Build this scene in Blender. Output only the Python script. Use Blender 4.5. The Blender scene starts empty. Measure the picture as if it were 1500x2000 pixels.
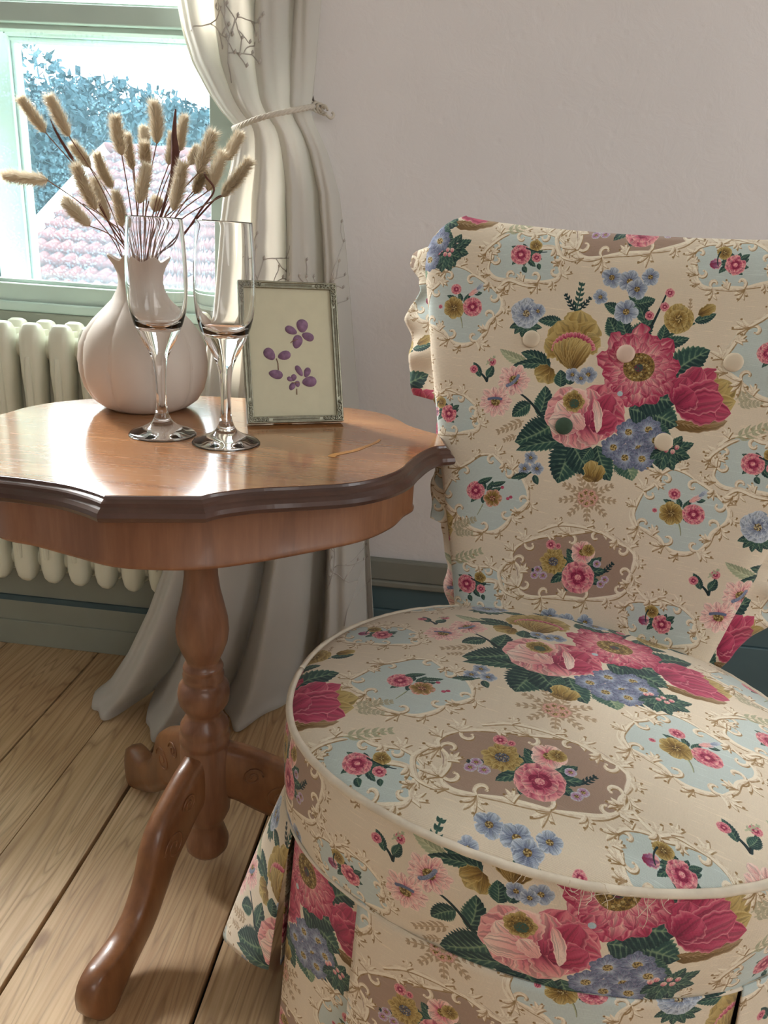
import bpy, bmesh, math, random
import numpy as np
from mathutils import Vector, Matrix

# ================================================================ camera, light, exposure
SC_ = bpy.context.scene
EYE = np.array([0.0, 0.0, 0.79])
RW = np.array([[0.9922367954, 0.0928868721, -0.0826932330],
               [0.1092517133, -0.3333737994, 0.9364432567],
               [0.0594155277, -0.9382078335, -0.3409338003]])
cd = bpy.data.cameras.new('camera'); cam = bpy.data.objects.new('camera', cd)
SC_.collection.objects.link(cam); SC_.camera = cam
cd.sensor_fit = 'VERTICAL'; cd.sensor_height = 32.0; cd.sensor_width = 24.0; cd.lens = 24.0
cd.clip_start = 0.02; cd.clip_end = 300
M4 = Matrix([[RW[0][0], -RW[0][1], -RW[0][2], EYE[0]], [RW[1][0], -RW[1][1], -RW[1][2], EYE[1]],
             [RW[2][0], -RW[2][1], -RW[2][2], EYE[2]], [0, 0, 0, 1]])
cam.matrix_world = M4
SC_.view_settings.view_transform = 'Standard'; SC_.view_settings.look = 'None'
SC_.view_settings.gamma = 1.0; SC_.view_settings.use_curve_mapping = False
SC_.view_settings.exposure = 0.30
SC_.cycles.use_denoising = True
SC_.cycles.max_bounces = 9; SC_.cycles.diffuse_bounces = 3; SC_.cycles.transparent_max_bounces = 12; SC_.cycles.transmission_bounces = 9; SC_.cycles.glossy_bounces = 4
SC_.cycles.use_adaptive_sampling = True; SC_.cycles.adaptive_threshold = 0.03
SC_.cycles.caustics_reflective = True; SC_.cycles.caustics_refractive = True; SC_.cycles.blur_glossy = 0.6

w = bpy.data.worlds.new('overcast_sky'); SC_.world = w; w.use_nodes = True
bg = w.node_tree.nodes['Background']; bg.inputs[0].default_value = (0.90, 0.97, 1.0, 1); bg.inputs[1].default_value = 6.5

def light(name, kind, loc, target, energy, color, size=None, size_y=None, angle=None):
    l = bpy.data.lights.new(name, kind); o = bpy.data.objects.new(name, l); SC_.collection.objects.link(o)
    o.location = loc; d = Vector(target)-Vector(loc); o.rotation_euler = d.to_track_quat('-Z', 'Y').to_euler()
    l.energy = energy; l.color = color
    if kind == 'AREA': l.shape = 'RECTANGLE'; l.size = size; l.size_y = size_y
    if angle: l.angle = math.radians(angle)
    return o
# added area light standing in for bright sky, aimed in through the casements
light('sky_stand_in_light', 'AREA', (-3.05, 2.62, 2.75), (-.15, .80, .35), 1300.0, (1.0, 0.985, 0.96), 1.5, 1.3)
# added fill light behind the camera, in front of the closed rear wall
light('rear_fill_light', 'AREA', (0.9, -1.93, 1.45), (0.2, 1.0, 0.5), 15, (1.0, 0.985, 0.96), 1.5, 1.2)
# daylight from the window in the right-hand wall
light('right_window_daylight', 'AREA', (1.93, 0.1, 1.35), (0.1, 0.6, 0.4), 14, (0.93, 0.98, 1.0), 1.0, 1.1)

# ================================================================ helpers
def at(x, y, Y):                       # point of the plane at depth Y seen at pixel x, y of the 1500 x 2000 photograph
    d = RW @ np.array([x-750.0, y-1000.0, 1500.0]); return EYE+d*(Y/d[1])
def atz(x, y, z):
    d = RW @ np.array([x-750.0, y-1000.0, 1500.0]); return EYE+d*((z-EYE[2])/d[2])
ORI = {}
def link(o): SC_.collection.objects.link(o); return o
def tag(o, label=None, cat=None, group=None, kind=None):
    if label: o['label'] = label
    if cat: o['category'] = cat
    if group: o['group'] = group
    if kind: o['kind'] = kind
    return o
def thing(name, loc, label, cat, group=None):
    o = bpy.data.objects.new(name, None); o.empty_display_size = 0.02; link(o); o.location = loc
    ORI[o.name] = np.array(loc, float); return tag(o, label, cat, group)
class MB:
    def __init__(s): s.v = []; s.f = []; s.uv = None
    def add(s, v, f):
        n = len(s.v); s.v.extend([tuple(map(float, p)) for p in v]); s.f.extend([tuple(n+i for i in q) for q in f]); return s
def obj(name, mb, mat, parent=None, base=None, smooth=True, bevel=0, seg=2, uv=None, solid=0, sub=0, attr=None):
    if isinstance(mb, tuple): mb = MB().add(*mb)
    V = np.array(mb.v, float)
    if parent is not None: org = ORI[parent.name]
    else: org = np.array(base if base is not None else (0, 0, 0), float)
    me = bpy.data.meshes.new(name); me.from_pydata([tuple(p) for p in (V-org)], [], mb.f); me.update()
    bm = bmesh.new(); bm.from_mesh(me); bmesh.ops.recalc_face_normals(bm, faces=bm.faces); bm.to_mesh(me); bm.free()
    if smooth: me.polygons.foreach_set('use_smooth', [True]*len(me.polygons))
    if uv is not None:
        lay = me.uv_layers.new(name='UVMap'); idx = np.zeros(len(me.loops), int); me.loops.foreach_get('vertex_index', idx)
        lay.data.foreach_set('uv', np.asarray(uv, float)[idx].ravel())
    if attr is not None:
        a = me.attributes.new('tint', 'FLOAT', 'POINT'); a.data.foreach_set('value', np.asarray(attr, float))
    o = bpy.data.objects.new(name, me); link(o); me.materials.append(mat); ORI[o.name] = org
    if parent is not None: o.parent = parent
    else: o.location = org
    if solid:
        m = o.modifiers.new('thickness', 'SOLIDIFY'); m.thickness = solid; m.offset = 0
    if bevel:
        m = o.modifiers.new('bevel', 'BEVEL'); m.width = bevel; m.segments = seg; m.limit_method = 'ANGLE'; m.angle_limit = math.radians(35)
    if sub:
        m = o.modifiers.new('sub', 'SUBSURF'); m.levels = sub; m.render_levels = sub
    if smooth and (bevel):
        m = o.modifiers.new('wn', 'WEIGHTED_NORMAL'); m.keep_sharp = False
    return o
def box(x0, x1, y0, y1, z0, z1):
    v = [(x, y, z) for z in (z0, z1) for y in (y0, y1) for x in (x0, x1)]
    return v, [(0, 2, 3, 1), (4, 5, 7, 6), (0, 1, 5, 4), (2, 6, 7, 3), (0, 4, 6, 2), (1, 3, 7, 5)]
def lathe(prof, c, n=48, rf=None, zf=None):
    v = []; f = []; k = len(prof)
    for i, (r, z) in enumerate(prof):
        for j in range(n):
            a = 2*math.pi*j/n; rr = r*(rf(a, z, i) if rf else 1); zz = z+(zf(a, z, i) if zf else 0)
            v.append((c[0]+rr*math.cos(a), c[1]+rr*math.sin(a), c[2]+zz))
    for i in range(k-1):
        for j in range(n): f.append((i*n+j, i*n+(j+1) % n, (i+1)*n+(j+1) % n, (i+1)*n+j))
    f.append(tuple(range(n))[::-1]); f.append(tuple((k-1)*n+j for j in range(n)))
    return v, f
def tube(P, r, n=10, cap=True):
    P = [np.array(p, float) for p in P]; m = len(P); R_ = r if hasattr(r, '__len__') else [r]*m
    v = []; f = []; up = np.array([0.13, 0.21, 0.97]); X = None
    for i, p in enumerate(P):
        t = P[min(i+1, m-1)]-P[max(i-1, 0)]; t = t/(np.linalg.norm(t)+1e-12)
        if X is None:
            X = np.cross(t, up)
            if np.linalg.norm(X) < .1: X = np.cross(t, (1, 0, 0))
        X = X-t*(X@t); X = X/np.linalg.norm(X); Y = np.cross(t, X)
        for j in range(n):
            a = 2*math.pi*j/n; v.append(p+R_[i]*(X*math.cos(a)+Y*math.sin(a)))
    for i in range(m-1):
        for j in range(n): f.append((i*n+j, i*n+(j+1) % n, (i+1)*n+(j+1) % n, (i+1)*n+j))
    if cap: f.append(tuple(range(n))[::-1]); f.append(tuple((m-1)*n+j for j in range(n)))
    return v, f
def spline(P, k=8, closed=False):
    P = [np.array(p, float) for p in P]; n = len(P); out = []
    rng_ = range(n if closed else n-1)
    for i in rng_:
        g = (lambda q: P[q % n]) if closed else (lambda q: P[max(0, min(n-1, q))])
        p0, p1, p2, p3 = g(i-1), g(i), g(i+1), g(i+2)
        for j in range(k):
            t = j/k; out.append(.5*((2*p1)+(-p0+p2)*t+(2*p0-5*p1+4*p2-p3)*t*t+(-p0+3*p1-3*p2+p3)*t**3))
    if not closed: out.append(P[-1])
    return out
def grid(fn, nu, nv, wrap=False):
    v = [fn(i/(nu if wrap else nu-1), j/(nv-1)) for j in range(nv) for i in range(nu)]; f = []
    for j in range(nv-1):
        for i in range(nu if wrap else nu-1): f.append((j*nu+i, j*nu+(i+1) % nu, (j+1)*nu+(i+1) % nu, (j+1)*nu+i))
    return v, f
def offset2(P, d, closed=True):        # outward for counter-clockwise outlines
    n = len(P); out = []
    for i in range(n):
        a = P[i-1]; b = P[i]; c = P[(i+1) % n]
        e1 = b-a; e2 = c-b; n1 = np.array([e1[1], -e1[0]])/(np.linalg.norm(e1)+1e-12); n2 = np.array([e2[1], -e2[0]])/(np.linalg.norm(e2)+1e-12)
        m = n1+n2; m = m/(np.linalg.norm(m)+1e-9); k = 1/max(.45, m@n1); out.append(b+m*d*k)
    return out
def rings(R_, cap0=True, cap1=True):   # stack of equal-length closed rings of 3-D points
    n = len(R_[0]); v = [p for r in R_ for p in r]; f = []
    for i in range(len(R_)-1):
        for j in range(n): f.append((i*n+j, i*n+(j+1) % n, (i+1)*n+(j+1) % n, (i+1)*n+j))
    if cap0: f.append(tuple(range(n))[::-1])
    if cap1: f.append(tuple((len(R_)-1)*n+j for j in range(n)))
    return v, f

# ================================================================ materials
def S(r, g, b): return tuple(((c/255)/12.92 if c/255 <= .04045 else ((c/255+.055)/1.055)**2.4) for c in (r, g, b))+(1,)
def mat(name, col=(.8, .8, .8, 1), rough=.6, metal=0, **k):
    m = bpy.data.materials.new(name); m.use_nodes = True; nt = m.node_tree; b = nt.nodes['Principled BSDF']
    b.inputs['Base Color'].default_value = col; b.inputs['Roughness'].default_value = rough; b.inputs['Metallic'].default_value = metal
    for kk, vv in k.items(): b.inputs[kk.replace('_', ' ')].default_value = vv
    return m, nt, b
def nd(nt, t, **k):
    n = nt.nodes.new(t)
    for kk, vv in k.items():
        if kk in n.inputs.keys(): n.inputs[kk].default_value = vv
        else: setattr(n, kk, vv)
    return n
def coords(nt, scale=(1, 1, 1), kind='Object'):
    tc = nd(nt, 'ShaderNodeTexCoord'); mp = nd(nt, 'ShaderNodeMapping'); mp.inputs['Scale'].default_value = scale
    nt.links.new(tc.outputs[kind], mp.inputs['Vector']); return mp.outputs[0]
def noise(nt, vec, scale, detail=4, rough=.55, dist=0):
    n = nd(nt, 'ShaderNodeTexNoise'); n.inputs['Scale'].default_value = scale; n.inputs['Detail'].default_value = detail
    n.inputs['Roughness'].default_value = rough; n.inputs['Distortion'].default_value = dist; nt.links.new(vec, n.inputs['Vector']); return n.outputs['Fac']
def ramp(nt, fac, stops):
    r = nd(nt, 'ShaderNodeValToRGB'); e = r.color_ramp.elements
    while len(e) < len(stops): e.new(.5)
    for i, (p, c) in enumerate(stops): e[i].position = p; e[i].color = c
    nt.links.new(fac, r.inputs['Fac']); return r.outputs['Color']
def bump(nt, b, h, strength=.3, dist=.002, prev=None):
    n = nd(nt, 'ShaderNodeBump'); n.inputs['Strength'].default_value = strength; n.inputs['Distance'].default_value = dist
    nt.links.new(h, n.inputs['Height']); 
    if prev is not None: nt.links.new(prev, n.inputs['Normal'])
    nt.links.new(n.outputs[0], b.inputs['Normal']); return n.outputs[0]
def mixc(nt, fac, a, b_, mode='MIX'):
    m = nd(nt, 'ShaderNodeMix'); m.data_type = 'RGBA'; m.blend_type = mode
    for s, v in ((0, fac), (6, a), (7, b_)):
        if hasattr(v, 'node'): nt.links.new(v, m.inputs[s])
        else: m.inputs[s].default_value = v
    return m.outputs[2]
def simple(name, col, rough=.6, var=.06, scale=30, bs=.1, bd=.001, metal=0, **k):
    m, nt, b = mat(name, col, rough, metal, **k); c = coords(nt); f = noise(nt, c, scale)
    d = tuple(x*(1-var*2) for x in col[:3])+(1,); l = tuple(min(1, x*(1+var)) for x in col[:3])+(1,)
    nt.links.new(ramp(nt, f, [(.3, d), (.7, l)]), b.inputs['Base Color']); bump(nt, b, noise(nt, c, scale*3), bs, bd); return m

# plaster
M_WALL, nt, b = mat('lime_plaster', rough=.9); c = coords(nt)
nt.links.new(ramp(nt, noise(nt, c, 2.2, 3), [(.3, S(*(227, 221, 219))), (.7, S(*[min(255, x+8) for x in (227, 221, 219)]))]), b.inputs['Base Color'])
h1 = noise(nt, c, 26, 5, .6, .6); p = bump(nt, b, h1, .35, .004)
h2 = nd(nt, 'ShaderNodeTexVoronoi'); h2.inputs['Scale'].default_value = 34; h2.feature = 'SMOOTH_F1'; nt.links.new(c, h2.inputs['Vector'])
r2 = ramp(nt, h2.outputs['Distance'], [(.05, (0, 0, 0, 1)), (.2, (1, 1, 1, 1))]); bump(nt, b, r2, .12, .003, p)
M_SAGE = simple('sage_painted_wood', S(158, 166, 150), .45, .03, 14, .08)
M_SAGE_D = simple('sage_grey_panel_paint', S(150, 154, 140), .5, .04, 9, .08)
M_TEAL = simple('blue_grey_skirting_paint', S(74, 98, 104), .5, .05, 9, .1)
M_FRAME_L = simple('window_frame_paint', S(190, 208, 198), .35, .03, 12, .05)
M_CEIL = simple('ceiling_white', S(232, 228, 222), .9, .02)
M_RAD = simple('cream_enamel', S(226, 226, 206), .28, .02, 8, .03)
# floor
M_FLOOR, nt, b = mat('old_pine_boards', rough=.55)
at_ = nd(nt, 'ShaderNodeAttribute'); at_.attribute_name = 'tint'
tc = nd(nt, 'ShaderNodeTexCoord'); cb = nd(nt, 'ShaderNodeCombineXYZ'); nt.links.new(at_.outputs['Fac'], cb.inputs[1]); nt.links.new(at_.outputs['Fac'], cb.inputs[2])
va = nd(nt, 'ShaderNodeVectorMath'); va.operation = 'ADD'; nt.links.new(tc.outputs['Object'], va.inputs[0]); nt.links.new(cb.outputs[0], va.inputs[1])
mp = nd(nt, 'ShaderNodeMapping'); mp.inputs['Scale'].default_value = (13, 1.15, 1); nt.links.new(va.outputs[0], mp.inputs['Vector'])
f0 = noise(nt, mp.outputs[0], 1.0, 2, .5, .25)
mm = nd(nt, 'ShaderNodeMath'); mm.operation = 'MULTIPLY'; mm.inputs[1].default_value = 24; nt.links.new(f0, mm.inputs[0])
sn = nd(nt, 'ShaderNodeMath'); sn.operation = 'PINGPONG'; sn.inputs[1].default_value = .5; nt.links.new(mm.outputs[0], sn.inputs[0])
g1 = ramp(nt, sn.outputs[0], [(0, (1, 1, 1, 1)), (.3, (.9, .9, .9, 1)), (.47, (.25, .25, .25, 1)), (.5, (.0, .0, .0, 1))])
mp2 = nd(nt, 'ShaderNodeMapping'); mp2.inputs['Scale'].default_value = (240, 4, 1); nt.links.new(va.outputs[0], mp2.inputs['Vector']); fine = noise(nt, mp2.outputs[0], 1, 3)
big = noise(nt, va.outputs[0], 2.3, 3)
c1 = ramp(nt, big, [(.3, S(*((184,146,106),(212,180,138),(228,200,162))[0])), (.5, S(*((184,146,106),(212,180,138),(228,200,162))[1])), (.72, S(*((184,146,106),(212,180,138),(228,200,162))[2]))])
c2 = mixc(nt, g1, tuple(x*.60 for x in S(*((184,146,106),(212,180,138),(228,200,162))[0])[:3])+(1,), c1)
c2 = mixc(nt, .6, c1, c2)
c3 = mixc(nt, ramp(nt, fine, [(.35, (0, 0, 0, 1)), (.6, (1, 1, 1, 1))]), mixc(nt, 1, c2, (.80, .74, .68, 1), 'MULTIPLY'), c2)
vk = nd(nt, 'ShaderNodeTexVoronoi'); vk.inputs['Scale'].default_value = 1; mp3 = nd(nt, 'ShaderNodeMapping'); mp3.inputs['Scale'].default_value = (7.5, 4.2, 1); nt.links.new(va.outputs[0], mp3.inputs['Vector']); nt.links.new(mp3.outputs[0], vk.inputs['Vector'])
kn = ramp(nt, vk.outputs['Distance'], [(.03, (1, 1, 1, 1)), (.075, (.55, .55, .55, 1)), (.10, (0, 0, 0, 1))])
c4 = mixc(nt, kn, c3, S(112, 70, 44)); nt.links.new(c4, b.inputs['Base Color'])
bump(nt, b, fine, .25, .0008)
M_GAP, _, _ = mat('dark_gap', S(18, 15, 13), .95)
# table wood
def wood(name, dark, mid, lite, rough, sc=(3, 3, 30), grain='z', coat=0.0):
    m, nt, b = mat(name, rough=rough); c = coords(nt, sc); f = noise(nt, c, 2.0, 5, .6, .5)
    c2_ = coords(nt, tuple(x*6 for x in sc)); f2 = noise(nt, c2_, 2.0, 3)
    base = ramp(nt, f, [(.28, S(*dark)), (.5, S(*mid)), (.75, S(*lite))])
    nt.links.new(mixc(nt, ramp(nt, f2, [(.4, (0, 0, 0, 1)), (.7, (1, 1, 1, 1))]), mixc(nt, 1, base, (.86, .84, .82, 1), 'MULTIPLY'), base), b.inputs['Base Color'])
    b.inputs['Coat Weight'].default_value = coat; b.inputs['Coat Roughness'].default_value = .12; b.inputs['Coat IOR'].default_value = 1.65 if coat > .9 else 1.5
    bump(nt, b, f2, .06, .0005); return m, nt, b
M_TOP, nt, b = wood('cherry_veneer_top', (164, 108, 66), (186, 128, 80), (202, 146, 96), .30, (1.2, 14, 14), coat=1.0)
sc_ = noise(nt, coords(nt, (1, 1, 1)), 60, 2); c_s = coords(nt, (40, 260, 1)); rr = ramp(nt, noise(nt, c_s, 1, 2), [(.4, (.20, .20, .20, 1)), (.8, (.32, .32, .32, 1))]); nt.links.new(rr, b.inputs['Roughness'])
M_APRON, _, _ = wood('cherry_veneer_apron', (126, 82, 54), (146, 98, 66), (162, 112, 76), .4, (14, 14, 1.5), coat=.15)
M_RIM, _, _ = wood('dark_moulded_rim', (66, 42, 34), (82, 54, 44), (98, 66, 52), .32, (4, 4, 4), coat=.35)
M_POLE, _, _ = wood('turned_beech', (112, 74, 52), (132, 90, 64), (152, 108, 78), .38, (14, 14, 2), coat=.25)
M_LEG, _, _ = wood('carved_beech_leg', (114, 72, 44), (136, 90, 56), (156, 108, 70), .36, (10, 10, 3), coat=.3)
M_INLAY, _, _ = wood('pale_inlay', (206, 140, 70), (220, 158, 86), (226, 168, 98), .35, (6, 6, 6), coat=.3)
M_VASE = simple('matte_white_ceramic', S(214, 200, 186), .55, .015, 6, .03)
M_CURT, nt, b = mat('white_linen', S(238, 236, 232), .9); c = coords(nt, (60, 60, 700)); f = noise(nt, c, 1, 3); bump(nt, b, f, .25, .0006)
tr = nd(nt, 'ShaderNodeBsdfTranslucent'); tr.inputs[0].default_value = S(232, 226, 214); tp = nd(nt, 'ShaderNodeBsdfTransparent')
mx = nd(nt, 'ShaderNodeMixShader'); mx.inputs[0].default_value = .5; mx2 = nd(nt, 'ShaderNodeMixShader'); mx2.inputs[0].default_value = .05
out = nt.nodes['Material Output']; nt.links.new(b.outputs[0], mx.inputs[1]); nt.links.new(tr.outputs[0], mx.inputs[2]); nt.links.new(mx.outputs[0], mx2.inputs[1]); nt.links.new(tp.outputs[0], mx2.inputs[2]); nt.links.new(mx2.outputs[0], out.inputs[0])
M_EMB = simple('taupe_embroidery', S(192, 184, 176), .9, .03)
M_ROPE = simple('cream_twisted_cord', S(206, 196, 180), .8, .05, 90)
M_IRON = simple('aged_iron_hook', S(120, 112, 104), .45, .1, 80, metal=.8)
M_GLASS, nt, b = mat('clear_glass', (1, 1, 1, 1), .0); b.inputs['Transmission Weight'].default_value = 1; b.inputs['IOR'].default_value = 1.47
# rain-specked pane: thin clear sheet with a faint veil and droplets
M_PANE = bpy.data.materials.new('rain_specked_pane'); M_PANE.use_nodes = True; nt = M_PANE.node_tree; nt.nodes.clear()
c = coords(nt); out = nd(nt, 'ShaderNodeOutputMaterial'); tp = nd(nt, 'ShaderNodeBsdfTransparent'); gl = nd(nt, 'ShaderNodeBsdfGlossy'); gl.inputs['Roughness'].default_value = .02
tl = nd(nt, 'ShaderNodeBsdfTranslucent'); tl.inputs[0].default_value = (.44, .76, .92, 1)
vz = nd(nt, 'ShaderNodeTexVoronoi'); vz.inputs['Scale'].default_value = 210; nt.links.new(c, vz.inputs['Vector'])
sp = ramp(nt, vz.outputs['Distance'], [(.22, (1, 1, 1, 1)), (.42, (0, 0, 0, 1))]); dn = ramp(nt, noise(nt, c, 14, 5, .8), [(.42, (0, 0, 0, 1)), (.58, (1, 1, 1, 1))])
mu = mixc(nt, 1, sp, dn, 'MULTIPLY'); ad = nd(nt, 'ShaderNodeMath'); ad.operation = 'MULTIPLY_ADD'; ad.inputs[1].default_value = .16; ad.inputs[2].default_value = .024; nt.links.new(mu, ad.inputs[0])
m1 = nd(nt, 'ShaderNodeMixShader'); nt.links.new(ad.outputs[0], m1.inputs[0]); nt.links.new(tp.outputs[0], m1.inputs[1]); nt.links.new(tl.outputs[0], m1.inputs[2])
m2 = nd(nt, 'ShaderNodeMixShader'); m2.inputs[0].default_value = .04; nt.links.new(m1.outputs[0], m2.inputs[1]); nt.links.new(gl.outputs[0], m2.inputs[2]); nt.links.new(m2.outputs[0], out.inputs[0])
M_PANE2 = bpy.data.materials.new('clear_pane'); M_PANE2.use_nodes = True; nt = M_PANE2.node_tree; nt.nodes.clear(); out = nd(nt, 'ShaderNodeOutputMaterial'); tp = nd(nt, 'ShaderNodeBsdfTransparent'); gl = nd(nt, 'ShaderNodeBsdfGlossy'); gl.inputs['Roughness'].default_value = .02; m2 = nd(nt, 'ShaderNodeMixShader'); m2.inputs[0].default_value = .04; nt.links.new(tp.outputs[0], m2.inputs[1]); nt.links.new(gl.outputs[0], m2.inputs[2]); nt.links.new(m2.outputs[0], out.inputs[0])
M_SILV = simple('aged_pewter', S(150, 148, 130), .34, .12, 160, .4, .0006, metal=.85)
M_PAPER = simple('cream_art_paper', S(206, 200, 172), .9, .02, 60, .15, .0003)
M_PETAL = simple('pressed_violet_petal', S(142, 108, 136), .85, .16, 160, .2, .0003)
M_BACKB = simple('black_frame_back', S(30, 28, 26), .8)
M_STEM = simple('dried_stem', S(140, 104, 84), .8, .12, 60)
M_DKLEAF = simple('dark_dried_leaf', S(104, 62, 52), .8, .15, 60)
M_HEAD, nt, b = mat('bunny_tail_fluff', S(230, 217, 194), .9); tl = nd(nt, 'ShaderNodeBsdfTranslucent'); tl.inputs[0].default_value = S(242, 232, 212); m1 = nd(nt, 'ShaderNodeMixShader'); m1.inputs[0].default_value = .55; nt.links.new(b.outputs[0], m1.inputs[1]); nt.links.new(tl.outputs[0], m1.inputs[2]); nt.links.new(m1.outputs[0], nt.nodes['Material Output'].inputs[0])
M_CORE = simple('bunny_tail_core', S(186, 164, 130), .9, .1, 120)

# ---------------------------------------------------------------- printed fabric (painted into an array in memory, metres in a repeat of 0.542 x 0.374)
FW, FH = 0.542, 0.374
PXM = 4000.0
TW, TH = int(FW*PXM), int(FH*PXM)
HC = [0.0002879396979944496, 4.635258074320386e-05, -0.1349090010568851, 6.863847756418545e-05, -0.0002834582143438, 0.44105804440742596, 0.00012582160369413315, -2.956238902683648e-05]
def fuv(x, y):
    d = HC[6]*x + HC[7]*y + 1
    return (HC[0]*x + HC[1]*y + HC[2])/d, (HC[3]*x + HC[4]*y + HC[5])/d
rng = np.random.default_rng(7)
NT = rng.random((64, 64))
def noise2(a, b):
    a = np.mod(a, 64); b = np.mod(b, 64)
    i = np.floor(a).astype(int); j = np.floor(b).astype(int); fa = a-i; fb = b-j
    fa = fa*fa*(3-2*fa); fb = fb*fb*(3-2*fb); i %= 64; j %= 64
    i2 = (i+1) % 64; j2 = (j+1) % 64
    return (NT[i, j]*(1-fa)+NT[i2, j]*fa)*(1-fb)+(NT[i, j2]*(1-fa)+NT[i2, j2]*fa)*fb
LAY = np.zeros((TH, TW, 4), np.float32)
def tpx(p):
    u, v = fuv(p[0], p[1]); return np.array([u*PXM, v*PXM])
SC = 1.18
def C8(r, g, b): return np.array([r, g, b], float)/255.
def stroke(pts, width, fn, n=None, amax=1.0, soft=1.0, serr=None):
    P = np.array([tpx(p) for p in pts])
    n = n or 14
    t = np.linspace(0, 1, n+1)
    if len(P) == 2: S = P[0]+(P[1]-P[0])*t[:, None]
    elif len(P) == 3: S = ((1-t)**2)[:, None]*P[0]+(2*t*(1-t))[:, None]*P[1]+(t**2)[:, None]*P[2]
    else:
        k = len(P)-1; S = []
        for tt in t:
            q = min(int(tt*k), k-1); f = tt*k-q
            p0 = P[max(q-1, 0)]; p1 = P[q]; p2 = P[q+1]; p3 = P[min(q+2, k)]
            S.append(0.5*((2*p1)+(-p0+p2)*f+(2*p0-5*p1+4*p2-p3)*f*f+(-p0+3*p1-3*p2+p3)*f**3))
        S = np.array(S)
    wt = width(t)*SC if callable(width) else np.full(n+1, width*SC)
    wm = wt.max()*1.25+3
    x0, y0 = np.floor(S.min(0)-wm).astype(int); x1, y1 = np.ceil(S.max(0)+wm).astype(int)
    X, Y = np.meshgrid(np.arange(x0, x1+1), np.arange(y0, y1+1))
    best = np.full(X.shape, 1e9); T = np.zeros(X.shape); D = np.zeros(X.shape)
    for i in range(n):
        a = S[i]; d = S[i+1]-a; L2 = d@d+1e-9
        h = np.clip(((X-a[0])*d[0]+(Y-a[1])*d[1])/L2, 0, 1)
        ex = X-a[0]-h*d[0]; ey = Y-a[1]-h*d[1]; dd = ex*ex+ey*ey
        m = dd < best
        best = np.where(m, dd, best); T = np.where(m, (i+h)/n, T)
        D = np.where(m, np.sign(d[0]*ey-d[1]*ex), D)
    dist = np.sqrt(best); W = np.interp(T, t, wt)
    if serr is not None: W = W*serr(T, D)
    s = D*dist/np.maximum(W, 1e-3)
    al = np.clip((W-dist)/soft+0.5, 0, 1)*amax
    if al.max() <= 0: return
    col = fn(T, s, X, Y)
    if col.ndim == 1: col = np.broadcast_to(col, X.shape+(3,))
    r = np.mod(np.arange(y0, y1+1), TH); c = np.mod(np.arange(x0, x1+1), TW)
    ix = np.ix_(r, c); sub = LAY[ix]
    a0 = sub[..., 3]; ao = al+a0*(1-al)
    rgb = (col*al[..., None]+sub[..., :3]*(a0*(1-al))[..., None])/np.maximum(ao, 1e-6)[..., None]
    LAY[ix] = np.concatenate([rgb, ao[..., None]], -1)
def mix(a, b, f): return a+(b-a)*np.clip(f, 0, 1)[..., None]
_sd = [0.0]
def egg(W, c=0.6, sharp=1.0):
    def w(t):
        x = np.where(t < c, (c-t)/c, (t-c)/(1-c)); return W*np.sqrt(np.clip(1-x**(2*sharp), 0, 1))
    return w
def petal(b, e, W, c0, c1, c2, bend=0.0, c=0.6, edge=None, ruf=0.08, streak=0.5):
    _sd[0] += 3.7; sd = _sd[0]
    b = np.array(b, float); e = np.array(e, float); d = e-b; m = (b+e)/2+np.array([-d[1], d[0]])*bend
    def fn(T, s, X, Y):
        k = noise2(s*4.5+sd, T*0.9+sd)
        k2 = noise2(s*11+sd*2, T*1.6)
        f = T+(k-.5)*streak
        col = mix(mix(np.broadcast_to(c0, T.shape+(3,)), c1, f*2), c2, f*2-1)
        col = col*(1-0.16*(k2 > .62))[..., None]
        ed = np.clip((np.abs(s)-.8)*5+np.clip(T-.93, 0, 1)*10, 0, 1)
        return mix(col, edge if edge is not None else c2*1.08, ed*.7)
    stroke([b, m, e], egg(W, c), fn, n=10, serr=lambda T, D: 1+ruf*np.sin(T*17+D*2+sd)+ruf*.6*np.sin(T*39+sd))
G_D = C8(18, 50, 54); G_M = C8(48, 88, 78); G_L = C8(138, 160, 124); G_P = C8(178, 186, 150)
PK_D = C8(140, 30, 68); PK_M = C8(200, 84, 112); PK_L = C8(238, 178, 172); PK_W = C8(250, 222, 208)
OC_D = C8(104, 76, 30); OC_M = C8(156, 126, 62); OC_L = C8(204, 180, 118)
BL_D = C8(98, 108, 136); BL_M = C8(150, 162, 184); BL_L = C8(204, 212, 220)
CR = C8(242, 231, 210); BRN = C8(140, 108, 62); TAN = C8(186, 158, 124)
def leaf(b, e, W, bend=0.1, cd=None, cm=None, cl=None, veins=7, ser=0.12, a=1.0):
    cd = G_D if cd is None else cd; cm = G_M if cm is None else cm; cl = G_L if cl is None else cl
    _sd[0] += 2.3; sd = _sd[0]
    b = np.array(b, float); e = np.array(e, float); d = e-b; m = (b+e)/2+np.array([-d[1], d[0]])*bend
    def fn(T, s, X, Y):
        ph = np.mod(T*veins-np.abs(s)*1.5+sd, 1)
        v = np.exp(-((ph-.5)/.16)**2)*np.clip(1.2-np.abs(s), 0, 1)
        n = noise2(s*6+sd, T*9+sd)
        col = mix(np.broadcast_to(cd, T.shape+(3,)), cm, (s > 0)*.55+n*.35)
        col = mix(col, cl, v*.8*(n*.7+.5))
        col = mix(col, cl, np.exp(-(s/.07)**2)*.8)
        return mix(col, cl, np.clip((np.abs(s)-.82)*5, 0, 1)*(s > 0)*.8)
    stroke([b, m, e], lambda t: W*np.sin(np.pi*np.clip(t, 0, 1)**.8)**.75, fn, n=10, amax=a,
           serr=lambda T, D: 1+ser*(np.mod(T*veins*1.5, 1)-.5)*2)
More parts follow.
